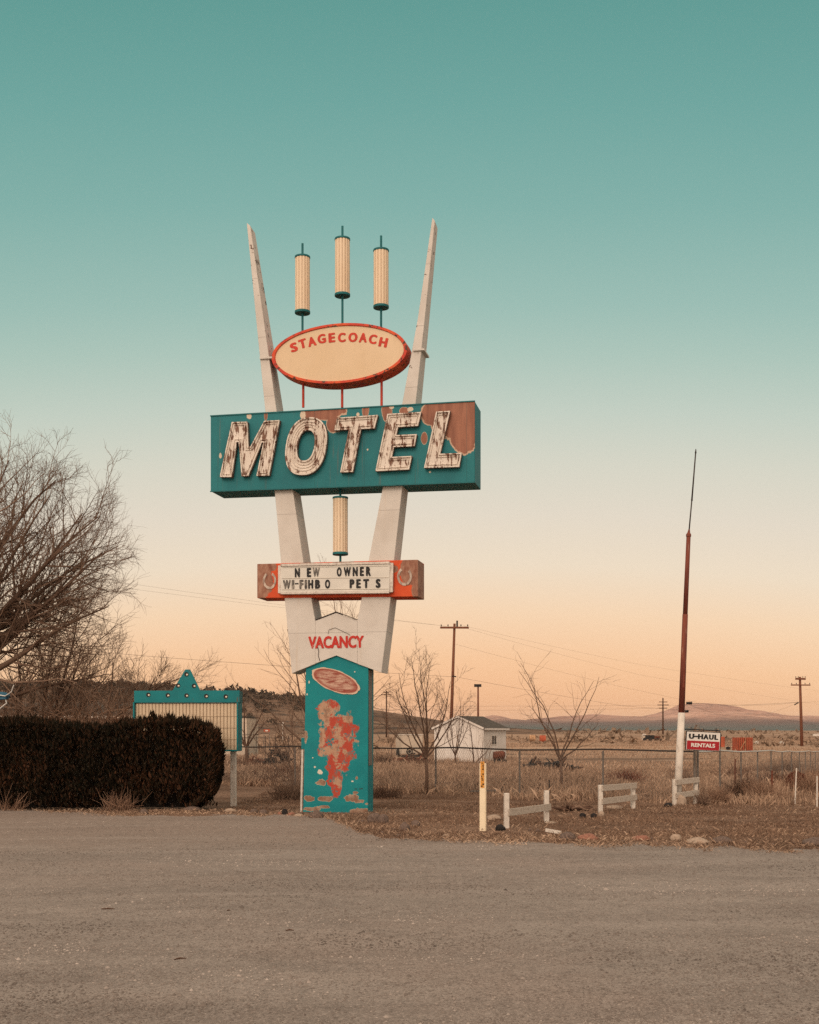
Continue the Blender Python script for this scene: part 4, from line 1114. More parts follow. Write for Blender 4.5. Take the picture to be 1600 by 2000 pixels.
# ================================================================== chain link fence
fA, fB = Vector((-16.0, 48.1)), Vector((2.8, 30.6)); fC = Vector((6.60, 27.85))
def fence(name, label, pts, step, mesh_mat, rail_mat, hgt=1.2, cell=.075, wr=.0026):
    root = thing(name, label, 'fence', (pts[0].x, pts[0].y, 0))
    o = Vector((pts[0].x, pts[0].y, 0))
    wires = MB(); rail = []
    for a, b in zip(pts[:-1], pts[1:]):
        L = (b - a).length; n = max(1, round(L / step)); d = (b - a) / L
        for k in range(n + (1 if b is pts[-1] else 0)):
            p = a + d * (L * k / n); z = hz1(p.x, p.y); pm = MB()
            big = (k == 0 and a is pts[0]) or (b is pts[-1] and k == n)
            r = .030 if big else .024
            pm.tube([(p.x - o.x, p.y - o.y, z - .1), (p.x - o.x, p.y - o.y, z + hgt + (.05 if big else -.02))], r, 8)
            po = pm.build('post', M['steel'], root)
        ns = max(2, int(L / 2))
        for k in range(ns + 1):
            p = a + d * (L * k / ns)
            if not (rail and k == 0): rail.append((p.x - o.x, p.y - o.y, hz1(p.x, p.y) + hgt + .015 * math.sin(p.x * 1.7)))
        # diagonal wires, both ways
        m = int(L / cell); rise = hgt - .06; run = rise * .62
        for k in range(-int(run / cell), m):
            for s_ in (0, 1):
                u0, u1 = k * cell, k * cell + run
                t0, t1 = 0.0, 1.0
                if u0 < 0: t0 = -u0 / run
                if u1 > L: t1 = (L - u0) / run
                if t1 - t0 < .02: continue
                q = []
                for t in (t0, t1):
                    u = u0 + run * t; p = a + d * u; hh = t if s_ == 0 else 1 - t
                    q.append((p.x - o.x, p.y - o.y - .03, hz1(p.x, p.y) + .04 + rise * hh))
                wires.tube(q, wr, 3, caps=False)
    rl = MB(); rl.tube(rail, .021, 8); rl.build('top_rail', rail_mat, root)
    if wires.v: wires.build('wire_mesh', mesh_mat, root, fix=False)
    return root
mid = fA.lerp(fB, 1.0)
fence('chain_link_fence', 'long chain link fence with a dark top rail behind the motel sign', [fA, fB, fC], 2.9, M['steel'], M['dark_steel'])
cpm = MB(); 
fence('chain_link_fence', 'chain link fence with a pale top rail turning away behind the truck rental sign', [Vector((6.70, 27.98)), Vector((7.74, 30.0)), Vector((17.5, 54.0)), Vector((26, 75))], 4.1, M['steel'], M['silver'], cell=.15, wr=.0012)

# ================================================================== leaning flag pole with the rental sign
PX, PY = at(1322.5, 27.2), 27.2
PP = Plane(PX, PY, 0)
fp_ = thing('tall_pole', 'tall leaning pole, chalky white below and oxide red above, ending in a thin rod', 'pole', (PX, PY, 0))
def ppt(px, py): x, z = PP(px, py); return (x, 0, z)
mb = MB(); mb.tube([(-.0, 0, -.12), ppt(1331.3, 1392)], [.088, .078], 16); mb.build('white_section', M['pole_white'], fp_, smooth=True)
mb = MB(); mb.tube([ppt(1331.3, 1392.5), ppt(1338.5, 1200)], [.070, .062], 16); mb.tube([ppt(1338.5, 1200.2), ppt(1345, 1047)], [.055, .048], 16); mb.build('red_section', M['pole_rust'], fp_, smooth=True)
mb = MB(); mb.tube([ppt(1345, 1048), ppt(1345.2, 1044), ppt(1345.5, 1040), ppt(1346.2, 1034)], [.058, .058, .03, .018], 14); mb.build('finial_collar', M['pole_rust'], fp_)
mb = MB(); mb.tube([ppt(1346.2, 1035), ppt(1351.5, 976)], [.016, .015], 10); mb.tube([ppt(1351.5, 978), ppt(1351.7, 974)], .021, 10); mb.tube([ppt(1351.7, 974), ppt(1358.9, 884)], [.018, .015], 10)
mb.tube([ppt(1358.9, 885), ppt(1359.3, 877)], [.022, .008], 8); mb.build('thin_rod', M['dark_steel'], fp_, smooth=True)
mb = MB(); c = PP(1336.8, 1396); d = PP(1336.0, 1424)
mb.tube([(c[0], -.02, c[1]), (d[0], -.02, d[1])], .012, 8); e = PP(1406, 1427.5)
mb.tube([(d[0] - .02, -.02, d[1]), (e[0], -.02, e[1])], .013, 8); mb.build('sign_bracket', M['black'], fp_)
mb = MB(); mb.box((PP(1333.5, 1330)[0], -.06, PP(1333, 1330)[1]), (.04, .03, .30)); mb.build('cleat', M['pole_rust'], fp_)
# the hanging board
ug = Matrix.Rotation(R(2.6), 4, 'Y')
uc = PP(1373, 1447.5)
us_ = thing('hanging_sign', 'small white and red truck rental sign hanging from a bracket on the leaning pole', 'sign', (PX + uc[0], PY - .02, uc[1]))
uw, uh = 65 / 2350 * PY, 36.5 / 2350 * PY
def tilt(mb): 
    mb.v = [tuple(ug @ Vector(p)) for p in mb.v]; return mb
mb = MB(); mb.box((0, 0, 0), (uw, .03, uh)); tilt(mb).build('board', M['uhaul_white'], us_)
mb = MB(); mb.box((0, -.004, -uh * .235), (uw * .97, .030, uh * .47)); tilt(mb).build('red_band', M['uhaul_red'], us_)
mb = MB(); t_ = .013
for a_, b_ in (((-uw / 2, uh / 2), (uw / 2, uh / 2)), ((-uw / 2, -uh / 2), (uw / 2, -uh / 2)), ((-uw / 2, -uh / 2), (-uw / 2, uh / 2)), ((uw / 2, -uh / 2), (uw / 2, uh / 2))):
    mb.bar((a_[0], 0, a_[1]), (b_[0], 0, b_[1]), .045, t_)
tilt(mb).build('edge_frame', M['black'], us_)
lt = MB()
xs = [(-.44, -.275, 'U'), (-.275, -.155, '+'), (-.165, -.01, 'H'), (-.005, .155, 'A'), (.165, .31, 'U'), (.325, .445, 'L')]
for l, r_, ch in xs:
    if ch == '+':
        lt.box(((l + r_) / 2 * uw, -.018, uh * .235), ((r_ - l) * uw, .006, uh * .075)); continue
    lt.add(text_mesh(ch, (l * uw, r_ * uw, uh * .10, uh * .375), -.021, .004, 0.060, res=4))
tilt(lt).build('lettering', M['black'], us_, fix=False)
lt = text_mesh('RENTALS', (-.36 * uw, .36 * uw, -.33 * uh, -.12 * uh), -.0235, .004, 0.045, res=4)
tilt(lt).build('lettering', M['uhaul_white'], us_, fix=False)
for x in (-.38, 0, .38):
    mb = MB(); mb.tube([(x * uw, 0, uh / 2), (x * uw, 0, uh / 2 + .10)], .006, 6); tilt(mb).build('hanger', M['black'], us_)

# ================================================================== short rail fences
def rail_fence(label, posts, rails):
    """posts: (base px, base row, top row); rails: heights at the two ends"""
    g = [(*gp(px, yb), (yb - yt) / 2350 * gp(px, yb)[1]) for px, yb, yt in posts]
    root = thing('rail_fence', label, 'fence', (g[0][0], g[0][1], 0), 0, 'short white rail fences along the lot')
    for x, y, h in g:
        mb = MB(); mb.box((x - g[0][0], y - g[0][1], h / 2 - .05), (.082, .082, h + .10), .2); mb.build('post', M['post_wood'], root, bevel=.006)
    for z0_, z1_, side in rails:
        mb = MB(); a = Vector((0, 0, z0_)); b = Vector((g[1][0] - g[0][0], g[1][1] - g[0][1], z1_)); d = (b - a).normalized()
        n = Vector((d.y, -d.x, 0)).normalized()
        if n.y > 0: n = -n
        off = n * (.058 * side)
        mb.bar(a - d * .03 + off, b + d * .05 + off, .03, .125); mb.build('rail', M['rail_wood'], root, bevel=.004)
rail_fence('short white rail fence with one sagging rail, nearest the marker post', ((989.5, 1616, 1549), (1067.5, 1605, 1544)), ((.26, .27, 1),))
rail_fence('short white rail fence with two rails, middle one of three by the lot', ((1173, 1587, 1533), (1236.5, 1580, 1530)), ((.50, .50, 1), (.23, .25, 1)))
rail_fence('short white rail fence with two rails at the foot of the leaning pole', ((1317.5, 1573, 1522), (1359, 1570, 1519)), ((.52, .55, 1), (.22, .26, 1)))

# marker post
mx, my = gp(942.5, 1622)
mk_ = thing('marker_post', 'flat cream utility marker post with an orange warning sticker, in front of the shed', 'post', (mx, my, 0), R(-6))
mb = MB(); mb.box((0, 0, .53), (.095, .035, 1.18)); mb.box((.055, .02, .53), (.014, .06, 1.18)); mp_ = mb.build('post', M['marker'], mk_, bevel=.004)
MP_ = Plane(mx, my, R(-6)); 
mb = MB(); mb.box((0.0, -.0185, .93), (.066, .003, .44)); mb.build('warning_sticker', M['orange'], mk_)
mb = MB(); rr_ = random.Random(3)
z = 1.13
while z > .74:
    h = rr_.uniform(.008, .03); 
    if rr_.random() < .8: mb.box((rr_.uniform(-.016, .018), -.0205, z - h / 2), (rr_.uniform(.012, .030), .0025, h))
    z -= h + rr_.uniform(.004, .012)
mb.build('warning_print', M['black'], mk_)

# ================================================================== white shed
shx, shy = at(943.5, 66.0), 66.0
sh = thing('shed', 'white wooden shed with a grey gable roof and one dark window beyond the fence', 'shed', (shx, shy, hz1(shx, shy)), R(-30))
SZ = 1.64 + (1430 - 1487) / 2350 * 66 - hz1(shx, shy)
gw, sl_, eh, rh = 3.05, 2.95, 1.88, 2.50
mb = MB()
def wallbox(mb):
    v = [(-gw, 0, 0), (0, 0, 0), (0, sl_, 0), (-gw, sl_, 0), (-gw, 0, eh), (0, 0, eh), (0, sl_, eh), (-gw, sl_, eh), (-gw / 2, 0, rh), (-gw / 2, sl_, rh)]
    mb.v += [(x, y, z - .02) for x, y, z in v]
    mb.f += [[0, 1, 5, 8, 4], [2, 3, 7, 9, 6], [1, 2, 6, 5], [3, 0, 4, 7], [0, 3, 2, 1], [4, 8, 9, 7], [8, 5, 6, 9]]
wallbox(mb); mb.build('wall', M['shed_white'], sh)
mb = MB(); oh = .10; sl2 = (rh - eh) / (gw / 2)
for s_ in (-1, 1):
    xa = -gw / 2; xb = -gw / 2 + s_ * (gw / 2 + .16); za = rh + .02; zb2 = za - sl2 * (gw / 2 + .16)
    p = [(xa, -oh, za), (xb, -oh, zb2), (xb, sl_ + oh, zb2), (xa, sl_ + oh, za)]
    o = len(mb.v); mb.v += p + [(x, y, z + .05) for x, y, z in p]
    for f in ((0, 1, 2, 3), (7, 6, 5, 4), (0, 4, 5, 1), (1, 5, 6, 2), (2, 6, 7, 3), (3, 7, 4, 0)): mb.f.append([o + i for i in f])
mb.build('roof', M['shingle'], sh)
mb = MB(); mb.bar((-gw - .1, -oh - .012, eh - .02), (-gw / 2, -oh - .012, rh + .03), .02, .10); mb.bar((-gw / 2, -oh - .012, rh + .03), (.1, -oh - .012, eh - .02), .02, .10)
mb.bar((.165, -oh, eh - .05), (.165, sl_ + oh, eh - .05), .02, .10); mb.build('fascia', M['shed_white'], sh)
mb = MB(); mb.box((.012, 1.35, 1.22), (.02, .62, .56)); wf = mb.build('window', M['pole_white'], sh)
mb = MB(); mb.box((.020, 1.20, 1.22), (.02, .22, .46)); mb.box((.020, 1.49, 1.22), (.02, .22, .46)); mb.build('pane', M['glass'], wf)
mb = MB(); mb.box((-gw / 2 - .05, -.012, .80), (1.55, .02, 1.58)); do = mb.build('door', M['shed_white'], sh)
mb = MB(); mb.box((-gw / 2 - .05, -.028, .80), (.02, .012, 1.58)); mb.build('door_seam', M['rib_gap'], do)
mb = MB(); mb.box((.005, -.003, .9), (.09, .02, 1.8)); mb.box((.010, .045, .9), (.02, .07, 1.8)); mb.build('corner_board', M['shed_white'], sh)

# rusty drum roller in front of the shed
rx_, ry_ = at(975, 62.5), 62.5
dr = thing('rusty_drum', 'rusty round drum lying on a dark iron frame by the shed wall', 'drum', (rx_, ry_, hz1(rx_, ry_)), R(10))
mb = MB(); mb.tube([(-.30, 0, .42), (-.27, 0, .42), (.22, 0, .47), (.30, 0, .46)], [.16, .22, .22, .15], 18); mb.build('drum', M['rust'], dr, smooth=False)
mb = MB(); mb.bar((-.38, -.15, .18), (.30, -.15, .20), .05, .07); mb.bar((-.38, .15, .18), (.30, .15, .20), .05, .07)
for x in (-.32, .26): mb.box((x, 0, .10), (.08, .42, .22))
mb.build('frame', M['tyre'], dr)
mb = MB()
for x in (-.30, .25): mb.tube([(x, -.26, .12), (x, -.20, .12)], .12, 14)
mb.build('wheel', M['tyre'], dr)

# cream trailer and the old axle before it
tx, ty = at(805, 76), 76
tr_ = thing('box_trailer', 'cream box trailer parked left of the white shed', 'trailer', (tx, ty, hz1(tx, ty)), R(12))
mb = MB(); mb.box((0, .9, .86), (1.35, 2.0, 1.22)); mb.build('body', M['cream_metal'], tr_, bevel=.03)
mb = MB(); mb.box((0, .9, 1.485), (1.39, 2.04, .04)); mb.build('roof_trim', M['pole_white'], tr_)
mb = MB(); mb.bar((0, -.8, .30), (0, 1.9, .30), .08, .10); mb.build('drawbar', M['tyre'], tr_)
for s_ in (-.72, .72):
    mb = MB(); mb.tube([(s_ - .07, .9, .28), (s_ + .07, .9, .28)], .28, 18); mb.build('wheel', M['tyre'], tr_)
ax_, ay_ = at(803, 66), 66
ax = thing('old_axle', 'old dark steel axle with one upright wheel lying in the grass before the cream trailer', 'axle', (ax_, ay_, hz1(ax_, ay_)), R(4))
mb = MB(); mb.bar((-.62, 0, .34), (.64, 0, .36), .07, .10); mb.bar((-.5, .1, .22), (.3, -.1, .24), .06, .06); mb.build('beam', M['tyre'], ax)
mb = MB()
for k in range(28):
    t0, t1 = 2 * math.pi * k / 28, 2 * math.pi * (k + 1) / 28
    mb.tube([(-.08 + .15 * math.cos(t0), 0, .60 + .15 * math.sin(t0)), (-.08 + .15 * math.cos(t1), 0, .60 + .15 * math.sin(t1))], .038, 6, caps=False)
mb.tube([(-.08, -.02, .60), (-.08, .02, .60)], .09, 12); mb.build('wheel', M['tyre'], ax)
mb = MB()
for x in (-.45, .5): mb.tube([(x, 0, -.02), (x, 0, .34)], .04, 8)
mb.build('leg', M['tyre'], ax)

# ================================================================== heap of scrap and branches left of the sign
def heap(seed, px, Y, w, h, n, label, mats, name='scrap_heap'):
    rr = random.Random(seed); tk = min(1, w); x = at(px, Y); root = thing(name, label, 'heap', (x, Y, hz1(x, Y)))
    for mi, mt in enumerate(mats):
        mb = MB()
        for k in range(n):
            u = rr.uniform(-1, 1); c = Vector((u * w, rr.uniform(-.5, .5) * tk, max(.05 * tk, rr.random() * h * (1 - .7 * u * u))))
            d = Vector((rr.gauss(0, 1), rr.gauss(0, .6), rr.gauss(0, .45 * min(1, h * 2)))).normalized() * rr.uniform(.3, 1.0) * min(.5, w * .6)
            mb.tube([c - d, c + d * .2 + Vector((0, 0, rr.uniform(-.03, .05))), c + d], [rr.uniform(.03, .09) * tk, rr.uniform(.03, .08) * tk, .025 * tk], 6)
        mb.build('branch_pile' if mi == 0 else 'wood_scraps', mt, root)
    return root
heap(61, 545, 60, .55, .95, 46, 'dark heap of dead wood and scrap behind the fence, left of the motel sign', (M['tyre'], M['twig_dark']))
heap(62, 500, 62, .8, .22, 20, 'low line of dark scrap lying between the small dark tree and the heap', (M['tyre'], M['rust']), 'scrap_row')
heap(63, 1070, 56, 1.2, .35, 34, 'dark pile of fallen branches right of the white shed', (M['tyre'], M['twig_dark']), 'branch_heap')
heap(64, 800, 63, 1.1, .25, 34, 'low dark weedy debris in front of the cream trailer', (M['twig_dark'], M['rust']), 'debris_heap')
heap(65, 1122, 25.2, .42, .06, 14, 'flattened pile of dead branches between the nearest and middle rail fences', (M['twig_dark'], M['twig']), 'branch_heap')

# ================================================================== house behind the hedge
hx_, hy_ = at(482, 85), 85.0
ho_ = thing('house', 'long low white house with a grey roof half hidden behind the hedge and brush', 'house', (hx_, hy_, hz1(hx_, hy_)))
mb = MB(); mb.box((-9.8, 3.2, 1.30), (19.6, 6.4, 2.66)); mb.build('wall', M['cream_metal'], ho_)
mb = MB(); z0 = 2.70
v = [(-19.9, -.5, z0), (-7.6, -.5, z0), (-7.6, 3.2, z0 + 1.0), (-19.9, 3.2, z0 + 1.0), (-19.9, 6.9, z0), (-7.6, 6.9, z0)]
mb.v += v + [(x, y, z + .10) for x, y, z in v]
for f in ((0, 1, 2, 3), (3, 2, 5, 4), (6, 9, 8, 7), (9, 10, 11, 8), (0, 6, 7, 1), (1, 7, 8, 2), (2, 8, 11, 5), (5, 11, 10, 4), (4, 10, 9, 3), (3, 9, 6, 0)): mb.f.append(list(f))
mb.build('roof', M['shingle'], ho_)
mb = MB(); mb.box((-3.8, 3.1, 2.73), (7.7, 6.3, .14)); mb.build('flat_roof', M['shingle'], ho_)
mb = MB(); mb.box((-13.7, -.53, 2.70), (12.4, .04, .20)); mb.build('fascia', M['pole_white'], ho_)
for x in (-16.5, -12.5, -9.6):
    mb = MB(); mb.box((x, -.01, 1.55), (1.0, .05, .9)); wf = mb.build('window', M['pole_white'], ho_)
    mb = MB(); mb.box((x, -.03, 1.55), (.84, .03, .74)); mb.build('pane', M['glass'], wf)

# blue metal piece at the left edge with bent bright pipes
bx_, by_ = at(2, 27.6), 27.6
bl = thing('blue_sign_box', 'blue metal box with bent bright pipes, cut off by the left edge above the hedge', 'sign box', (bx_, by_, 0))
BP = Plane(bx_, by_, 0)
mb = MB(); a = BP(-30, 1349); b = BP(10, 1352); c = BP(18, 1358); d = BP(14, 1366); e = BP(-30, 1369)
mb.prism([e, d, c, b, a], -.10, .10); mb.build('box', M['blue'], bl, bevel=.01)
mb = MB(); mb.tube([(*[BP(-30, 1352)[0]], -.13, BP(-30, 1352)[1]), (BP(14, 1360)[0], -.13, BP(14, 1360)[1]), (BP(26, 1352)[0], -.13, BP(26, 1352)[1]), (BP(31, 1338)[0], -.13, BP(31, 1338)[1])], .014, 8)
mb.tube([(BP(-30, 1396)[0], -.13, BP(-30, 1396)[1]), (BP(4, 1384)[0], -.13, BP(4, 1384)[1]), (BP(17, 1374)[0], -.13, BP(17, 1374)[1]), (BP(12, 1366)[0], -.05, BP(12, 1366)[1])], .018, 8)
mb.build('pipe', M['silver'], bl)
mb = MB(); mb.tube([(BP(-20, 1369)[0], 0, BP(-20, 1369)[1] + .02), (BP(-20, 1369)[0], 0, -.1)], .04, 10); mb.build('post', M['steel'], bl)

# ================================================================== utility poles and lines
def upole(px_top, py_top, px_base, Y, r, label, arms=(), dark=False, ins=True, extra=None):
    x0_, x1_ = at(px_base, Y), at(px_top, Y); zb_ = hz1(x0_, Y); ztop = zz(py_top, Y) - zb_
    root = thing('utility_pole', label, 'utility pole', (x0_, Y, zb_), 0, 'wooden utility poles')
    mt = M['twig_dark'] if dark else M['wood_dark']
    mb = MB(); mb.tube([(0, 0, -.3), ((x1_ - x0_) * .5, 0, ztop * .5), (x1_ - x0_, 0, ztop)], [r, r * .85, r * .68], 12); mb.build('pole', mt, root, smooth=True)
    for py, half, w in arms:
        z = zz(py, Y) - zb_; xc = (x1_ - x0_) * z / ztop; hl = half / 2350 * Y
        mb = MB(); mb.bar((xc - hl, -r, z), (xc + hl, -r, z - .01), .10, w); a_ = mb.build('crossarm', mt, root)
        if ins:
            mb = MB()
            for f in (-.92, -.45, .45, .92): mb.lathe([(.02, 0), (.02, .06), (.05, .07), (.05, .15), (.02, .18)], (xc + f * hl, -r, z + w / 2), 8)
            mb.build('insulator', M['tyre'], a_)
    return root
main = upole(888, 1218, 879.5, 100, .15, 'nearest utility pole with one wide crossarm, rising behind the white shed', ((1226, 28, .16),))
mb = MB(); z = zz(1322, 100) - hz1(at(879.5, 100), 100); mb.bar((.15, -.1, z + .08), (.50, -.1, z), .10, .10); mb.build('bracket', M['tyre'], main)
mb = MB(); z = zz(1224, 100) - hz1(at(879.5, 100), 100); x = at(893, 100) - at(879.5, 100); mb.tube([(x, 0, z), (x, 0, z + .5)], .07, 8); mb.build('cutout_switch', M['tyre'], main)
upole(934, 1337, 934, 150, .15, 'slim utility pole without crossarm right of the shed roof', (), ins=False)
mb = MB(); o_ = bpy.data.objects['utility_pole.001']; z = zz(1339, 150) - hz1(at(934, 150), 150); mb.bar((-.5, -.1, z), (.4, -.1, z), .2, .35); mb.build('transformer', M['tyre'], o_)
upole(755, 1349, 755, 280, .22, 'faint far utility pole just right of the motel sign', ((1357, 10, .2), (1352.5, 5, .2)), dark=True, ins=False)
upole(1295, 1363, 1295, 260, .20, 'far thin utility pole with stacked crossarms left of the leaning pole', ((1371, 8, .16), (1377, 11, .18), (1383, 8, .16)), dark=True, ins=False)
upole(1562.5, 1322, 1566.5, 140, .19, 'dark red utility pole with two crossarms near the right edge', ((1326, 10, .22), (1338, 19, .14)))
upole(571, 1395, 571, 300, .2, 'distant thin pole seen left of the motel sign base', (), dark=True, ins=False)

def cable(label, pts, r=.012, group='overhead cables'):
    """pts: (column, row, distance); sagging cable through them"""
    P = [Vector((at(px, Y), Y, zz(py, Y))) for px, py, Y in pts]
    out = []
    for a, b in zip(P[:-1], P[1:]):
        n = 10; sag = (b - a).length * .006
        for k in range(n): 
            t = k / n; q = a.lerp(b, t); q.z -= sag * 4 * t * (1 - t) * .4; out.append(q)
    out.append(P[-1]); mb = MB(); o = out[0].copy(); mb.tube([q - o for q in out], r * .58, 5)
    ob = mb.build('power_cable', M['wire'], None, fix=False); ob.location = o
    tag(ob, label, 'cable', group); return ob
cable('lowest dark cable crossing behind the motel sign to the nearest utility pole', ((-250, 1231, 78), (300, 1282.5, 88), (886, 1322, 100)), .017)
cable('faint upper cable from the left edge to the crossarm of the nearest pole', ((-300, 1090, 70), (255, 1140, 84), (862, 1222, 100)), .009)
cable('second faint cable from the left to the crossarm of the nearest pole', ((-300, 1110, 70), (255, 1150, 84), (872, 1223, 100)), .009)
cable('cable sloping from the bracket of the nearest pole to the dark red pole', ((896, 1323, 100), (1220, 1379, 122), (1563, 1400, 140)), .015)
cable('thin cable from the side of the nearest pole down to the right edge', ((889, 1258, 100), (1220, 1343, 120), (1640, 1425, 145)), .010)
cable('faint cable from the right end of the nearest crossarm to the right edge', ((914, 1228, 100), (1250, 1318, 130), (1700, 1390, 190)), .009)
cable('upper faint cable from the nearest crossarm towards the far right', ((905, 1222, 100), (1250, 1298, 130), (1700, 1362, 190)), .009)
cable('level far cable left of the far thin pole, upper one', ((700, 1379, 270), (1000, 1379, 262), (1286, 1377, 260)), .026)
cable('level far cable left of the far thin pole, lower one', ((700, 1386, 270), (1000, 1387, 262), (1288, 1383, 260)), .026)
cable('level far cable between the far thin pole and the dark red pole', ((1304, 1377, 260), (1560, 1371.5, 140)), .022)
cable('taut cable from the leaning pole to the dark red pole and the right edge', ((1341, 1373, 60), (1556, 1372, 139), (1720, 1362, 170)), .012)
cable('slack cable hanging between the leaning pole and the dark red pole', ((1343, 1374, 60), (1380, 1388, 75), (1420, 1398, 92), (1450, 1400, 105), (1500, 1394, 122), (1556, 1374, 139)), .012)
def insulator(px0, py0, px1, py1, Y, label):
    a, b = Vector((at(px0, Y), Y, zz(py0, Y))), Vector((at(px1, Y), Y, zz(py1, Y)))
    mb = MB(); n = 7; mb.tube([(b - a) * (k / n) for k in range(n + 1)], [.05 if k % 2 else .085 for k in range(n + 1)], 8)
    ob = mb.build('strain_insulator', M['tyre'], None); ob.location = a; tag(ob, label, 'insulator', 'insulators on the cables')
insulator(1341, 1373.4, 1352, 1373.2, 60, 'dark insulator on the taut cable beside the top of the white pole section')
insulator(1338.5, 1389.5, 1345, 1389, 60, 'short dark insulator just below, beside the white pole section')
insulator(1552, 1376.5, 1560, 1372, 138, 'dark insulator at the end of the slack cable by the dark red pole')

# ================================================================== far vehicles and boxes
def cont(px0, px1, y0, y1, Y, name, label, cat, mat, parts=()):
    x0_, x1_ = at(px0, Y), at(px1, Y); xc = (x0_ + x1_) / 2; zb_ = hz1(xc, Y)
    root = thing(name, label, cat, (xc, Y, zb_)); h1 = zz(y0, Y) - zb_; h0 = max(.0, zz(y1, Y) - zb_)
    return root, (x1_ - x0_) / 2, h0, h1
r_, hw, h0, h1 = cont(1254, 1290, 1436, 1446, 200, 'old_truck', 'long dark flatbed truck parked far off in the field, left of the leaning pole', 'truck', None)
mb = MB(); mb.box((-.25 * hw, 0, (h0 + h1) / 2 + .1), (1.0 * hw, 1.8, (h1 - h0) * .8)); mb.build('body', M['tyre'], r_)
mb = MB(); mb.box((.62 * hw, 0, (h0 + h1) / 2), (.72 * hw, 1.7, (h1 - h0) * .62)); mb.build('load', M['rust'], r_)
mb = MB(); mb.box((-.88 * hw, 0, (h0 + h1) / 2 + .1), (.24 * hw, 1.7, (h1 - h0) * .55)); mb.build('cab', M['cream_metal'], r_)
mb = MB()
for f in (-.8, -.2, .5, .85): mb.tube([(f * hw, -.95, .25), (f * hw, -.7, .25)], .3, 12)
mb.build('wheel', M['tyre'], r_)
r_, hw, h0, h1 = cont(1441, 1470.5, 1440.5, 1456, 120, 'red_container', 'faded red steel container with a pale brace, in the field beyond the rental sign', 'container', None)
mb = MB(); mb.box((0, 1.0, h1 / 2), (hw * 2, 2.0, h1)); b_ = mb.build('body', M['container_red'], r_)
mb = MB()
for k in range(8): mb.box((-hw + (k + .5) * hw / 4, -.02, h1 / 2), (.05, .06, h1 - .06))
mb.build('corrugation', M['rust'], b_)
mb = MB(); mb.bar((-hw * .7, -.06, .1), (0, -.06, h1 * .75), .03, .06); mb.bar((0, -.06, .05), (0, -.06, h1), .03, .06); mb.build('brace', M['straw_bale'], r_)
r_, hw, h0, h1 = cont(1418, 1438, 1442, 1455, 122, 'small_trailer', 'small grey wire trailer with an orange drawbar, left of the red container', 'trailer', None)
mb = MB()
for k in range(6): mb.bar((-hw + k * .22, 0, .2), (-hw + k * .22, 0, h1), .03, .03)
for z in (.25, .5, h1): mb.bar((-hw, 0, z), (hw * .2, 0, z), .03, .04)
mb.build('cage', M['steel'], r_); mb = MB(); mb.bar((hw * .2, 0, .25), (hw, 0, .35), .10, .16); mb.build('drawbar', M['container_red'], r_)
mb = MB(); mb.tube([(-.3, -.12, .18), (-.3, .12, .18)], .2, 12); mb.build('wheel', M['tyre'], r_)
r_, hw, h0, h1 = cont(1407, 1416, 1439, 1449, 135, 'orange_drum', 'small orange drum left of the wire trailer, partly behind the rental sign', 'drum', None)
mb = MB(); mb.lathe([(hw * .9, 0), (hw, .05), (hw, h1 - .05), (hw * .9, h1)], (0, 0, 0), 14); mb.build('barrel', M['container_red'], r_)
for px, Y, m_, lab in ((1040, 190, 'straw_bale', 'pale hay bale in the far field, left one of two'), (1060, 185, 'container_red', 'orange brown hay bale in the far field, right one of two')):
    x = at(px, Y); z = hz1(x, Y); mb = MB(); mb.tube([(-.45, 0, .5), (.45, 0, .5)], .52, 16); ob = mb.build('hay_bale', M[m_], None); ob.location = (x, Y, z - .02); tag(ob, lab, 'hay bale', 'hay bales')
for px, Y, w, h, lab in ((1480, 150, .55, .18, 'small white block in the field right of the red container'), (1527, 150, .4, .15, 'small white block left of the dark red pole'), (1258, 210, .6, .9, 'white box end beside the dark truck'), (1600, 300, 3, .5, 'pale roof far off at the right edge'),
                          (960, 290, 2.4, .9, 'small pale far shed right of the white shed roof')):
    x = at(px, Y); z = hz1(x, Y); mb = MB(); mb.box((0, 0, h / 2), (w, .6, h)); mb.prism([(-w / 2 - .03, h), (w / 2 + .03, h), (0, h + .12)], -.33, .33); ob = mb.build('white_block', M['pole_white'], None); ob.location = (x, Y, z + .15); tag(ob, lab, 'block')
sx_, sy_ = at(521, 110), 110
s_ = thing('small_red_sign', 'tiny red and white sign standing in the field left of the motel sign', 'sign', (sx_, sy_, hz1(sx_, sy_)))
mb = MB(); z = zz(1427, 110) - hz1(sx_, sy_); mb.box((0, 0, z), (.56, .04, .26)); mb.build('board', M['container_red'], s_)
mb = MB(); mb.box((0, -.025, z), (.26, .01, .12)); mb.build('board_mark', M['pole_white'], s_)
mb = MB(); 
for x in (-.25, .25): mb.tube([(x, .03, -.1), (x, .03, z)], .03, 6)
mb.build('post', M['steel'], s_)
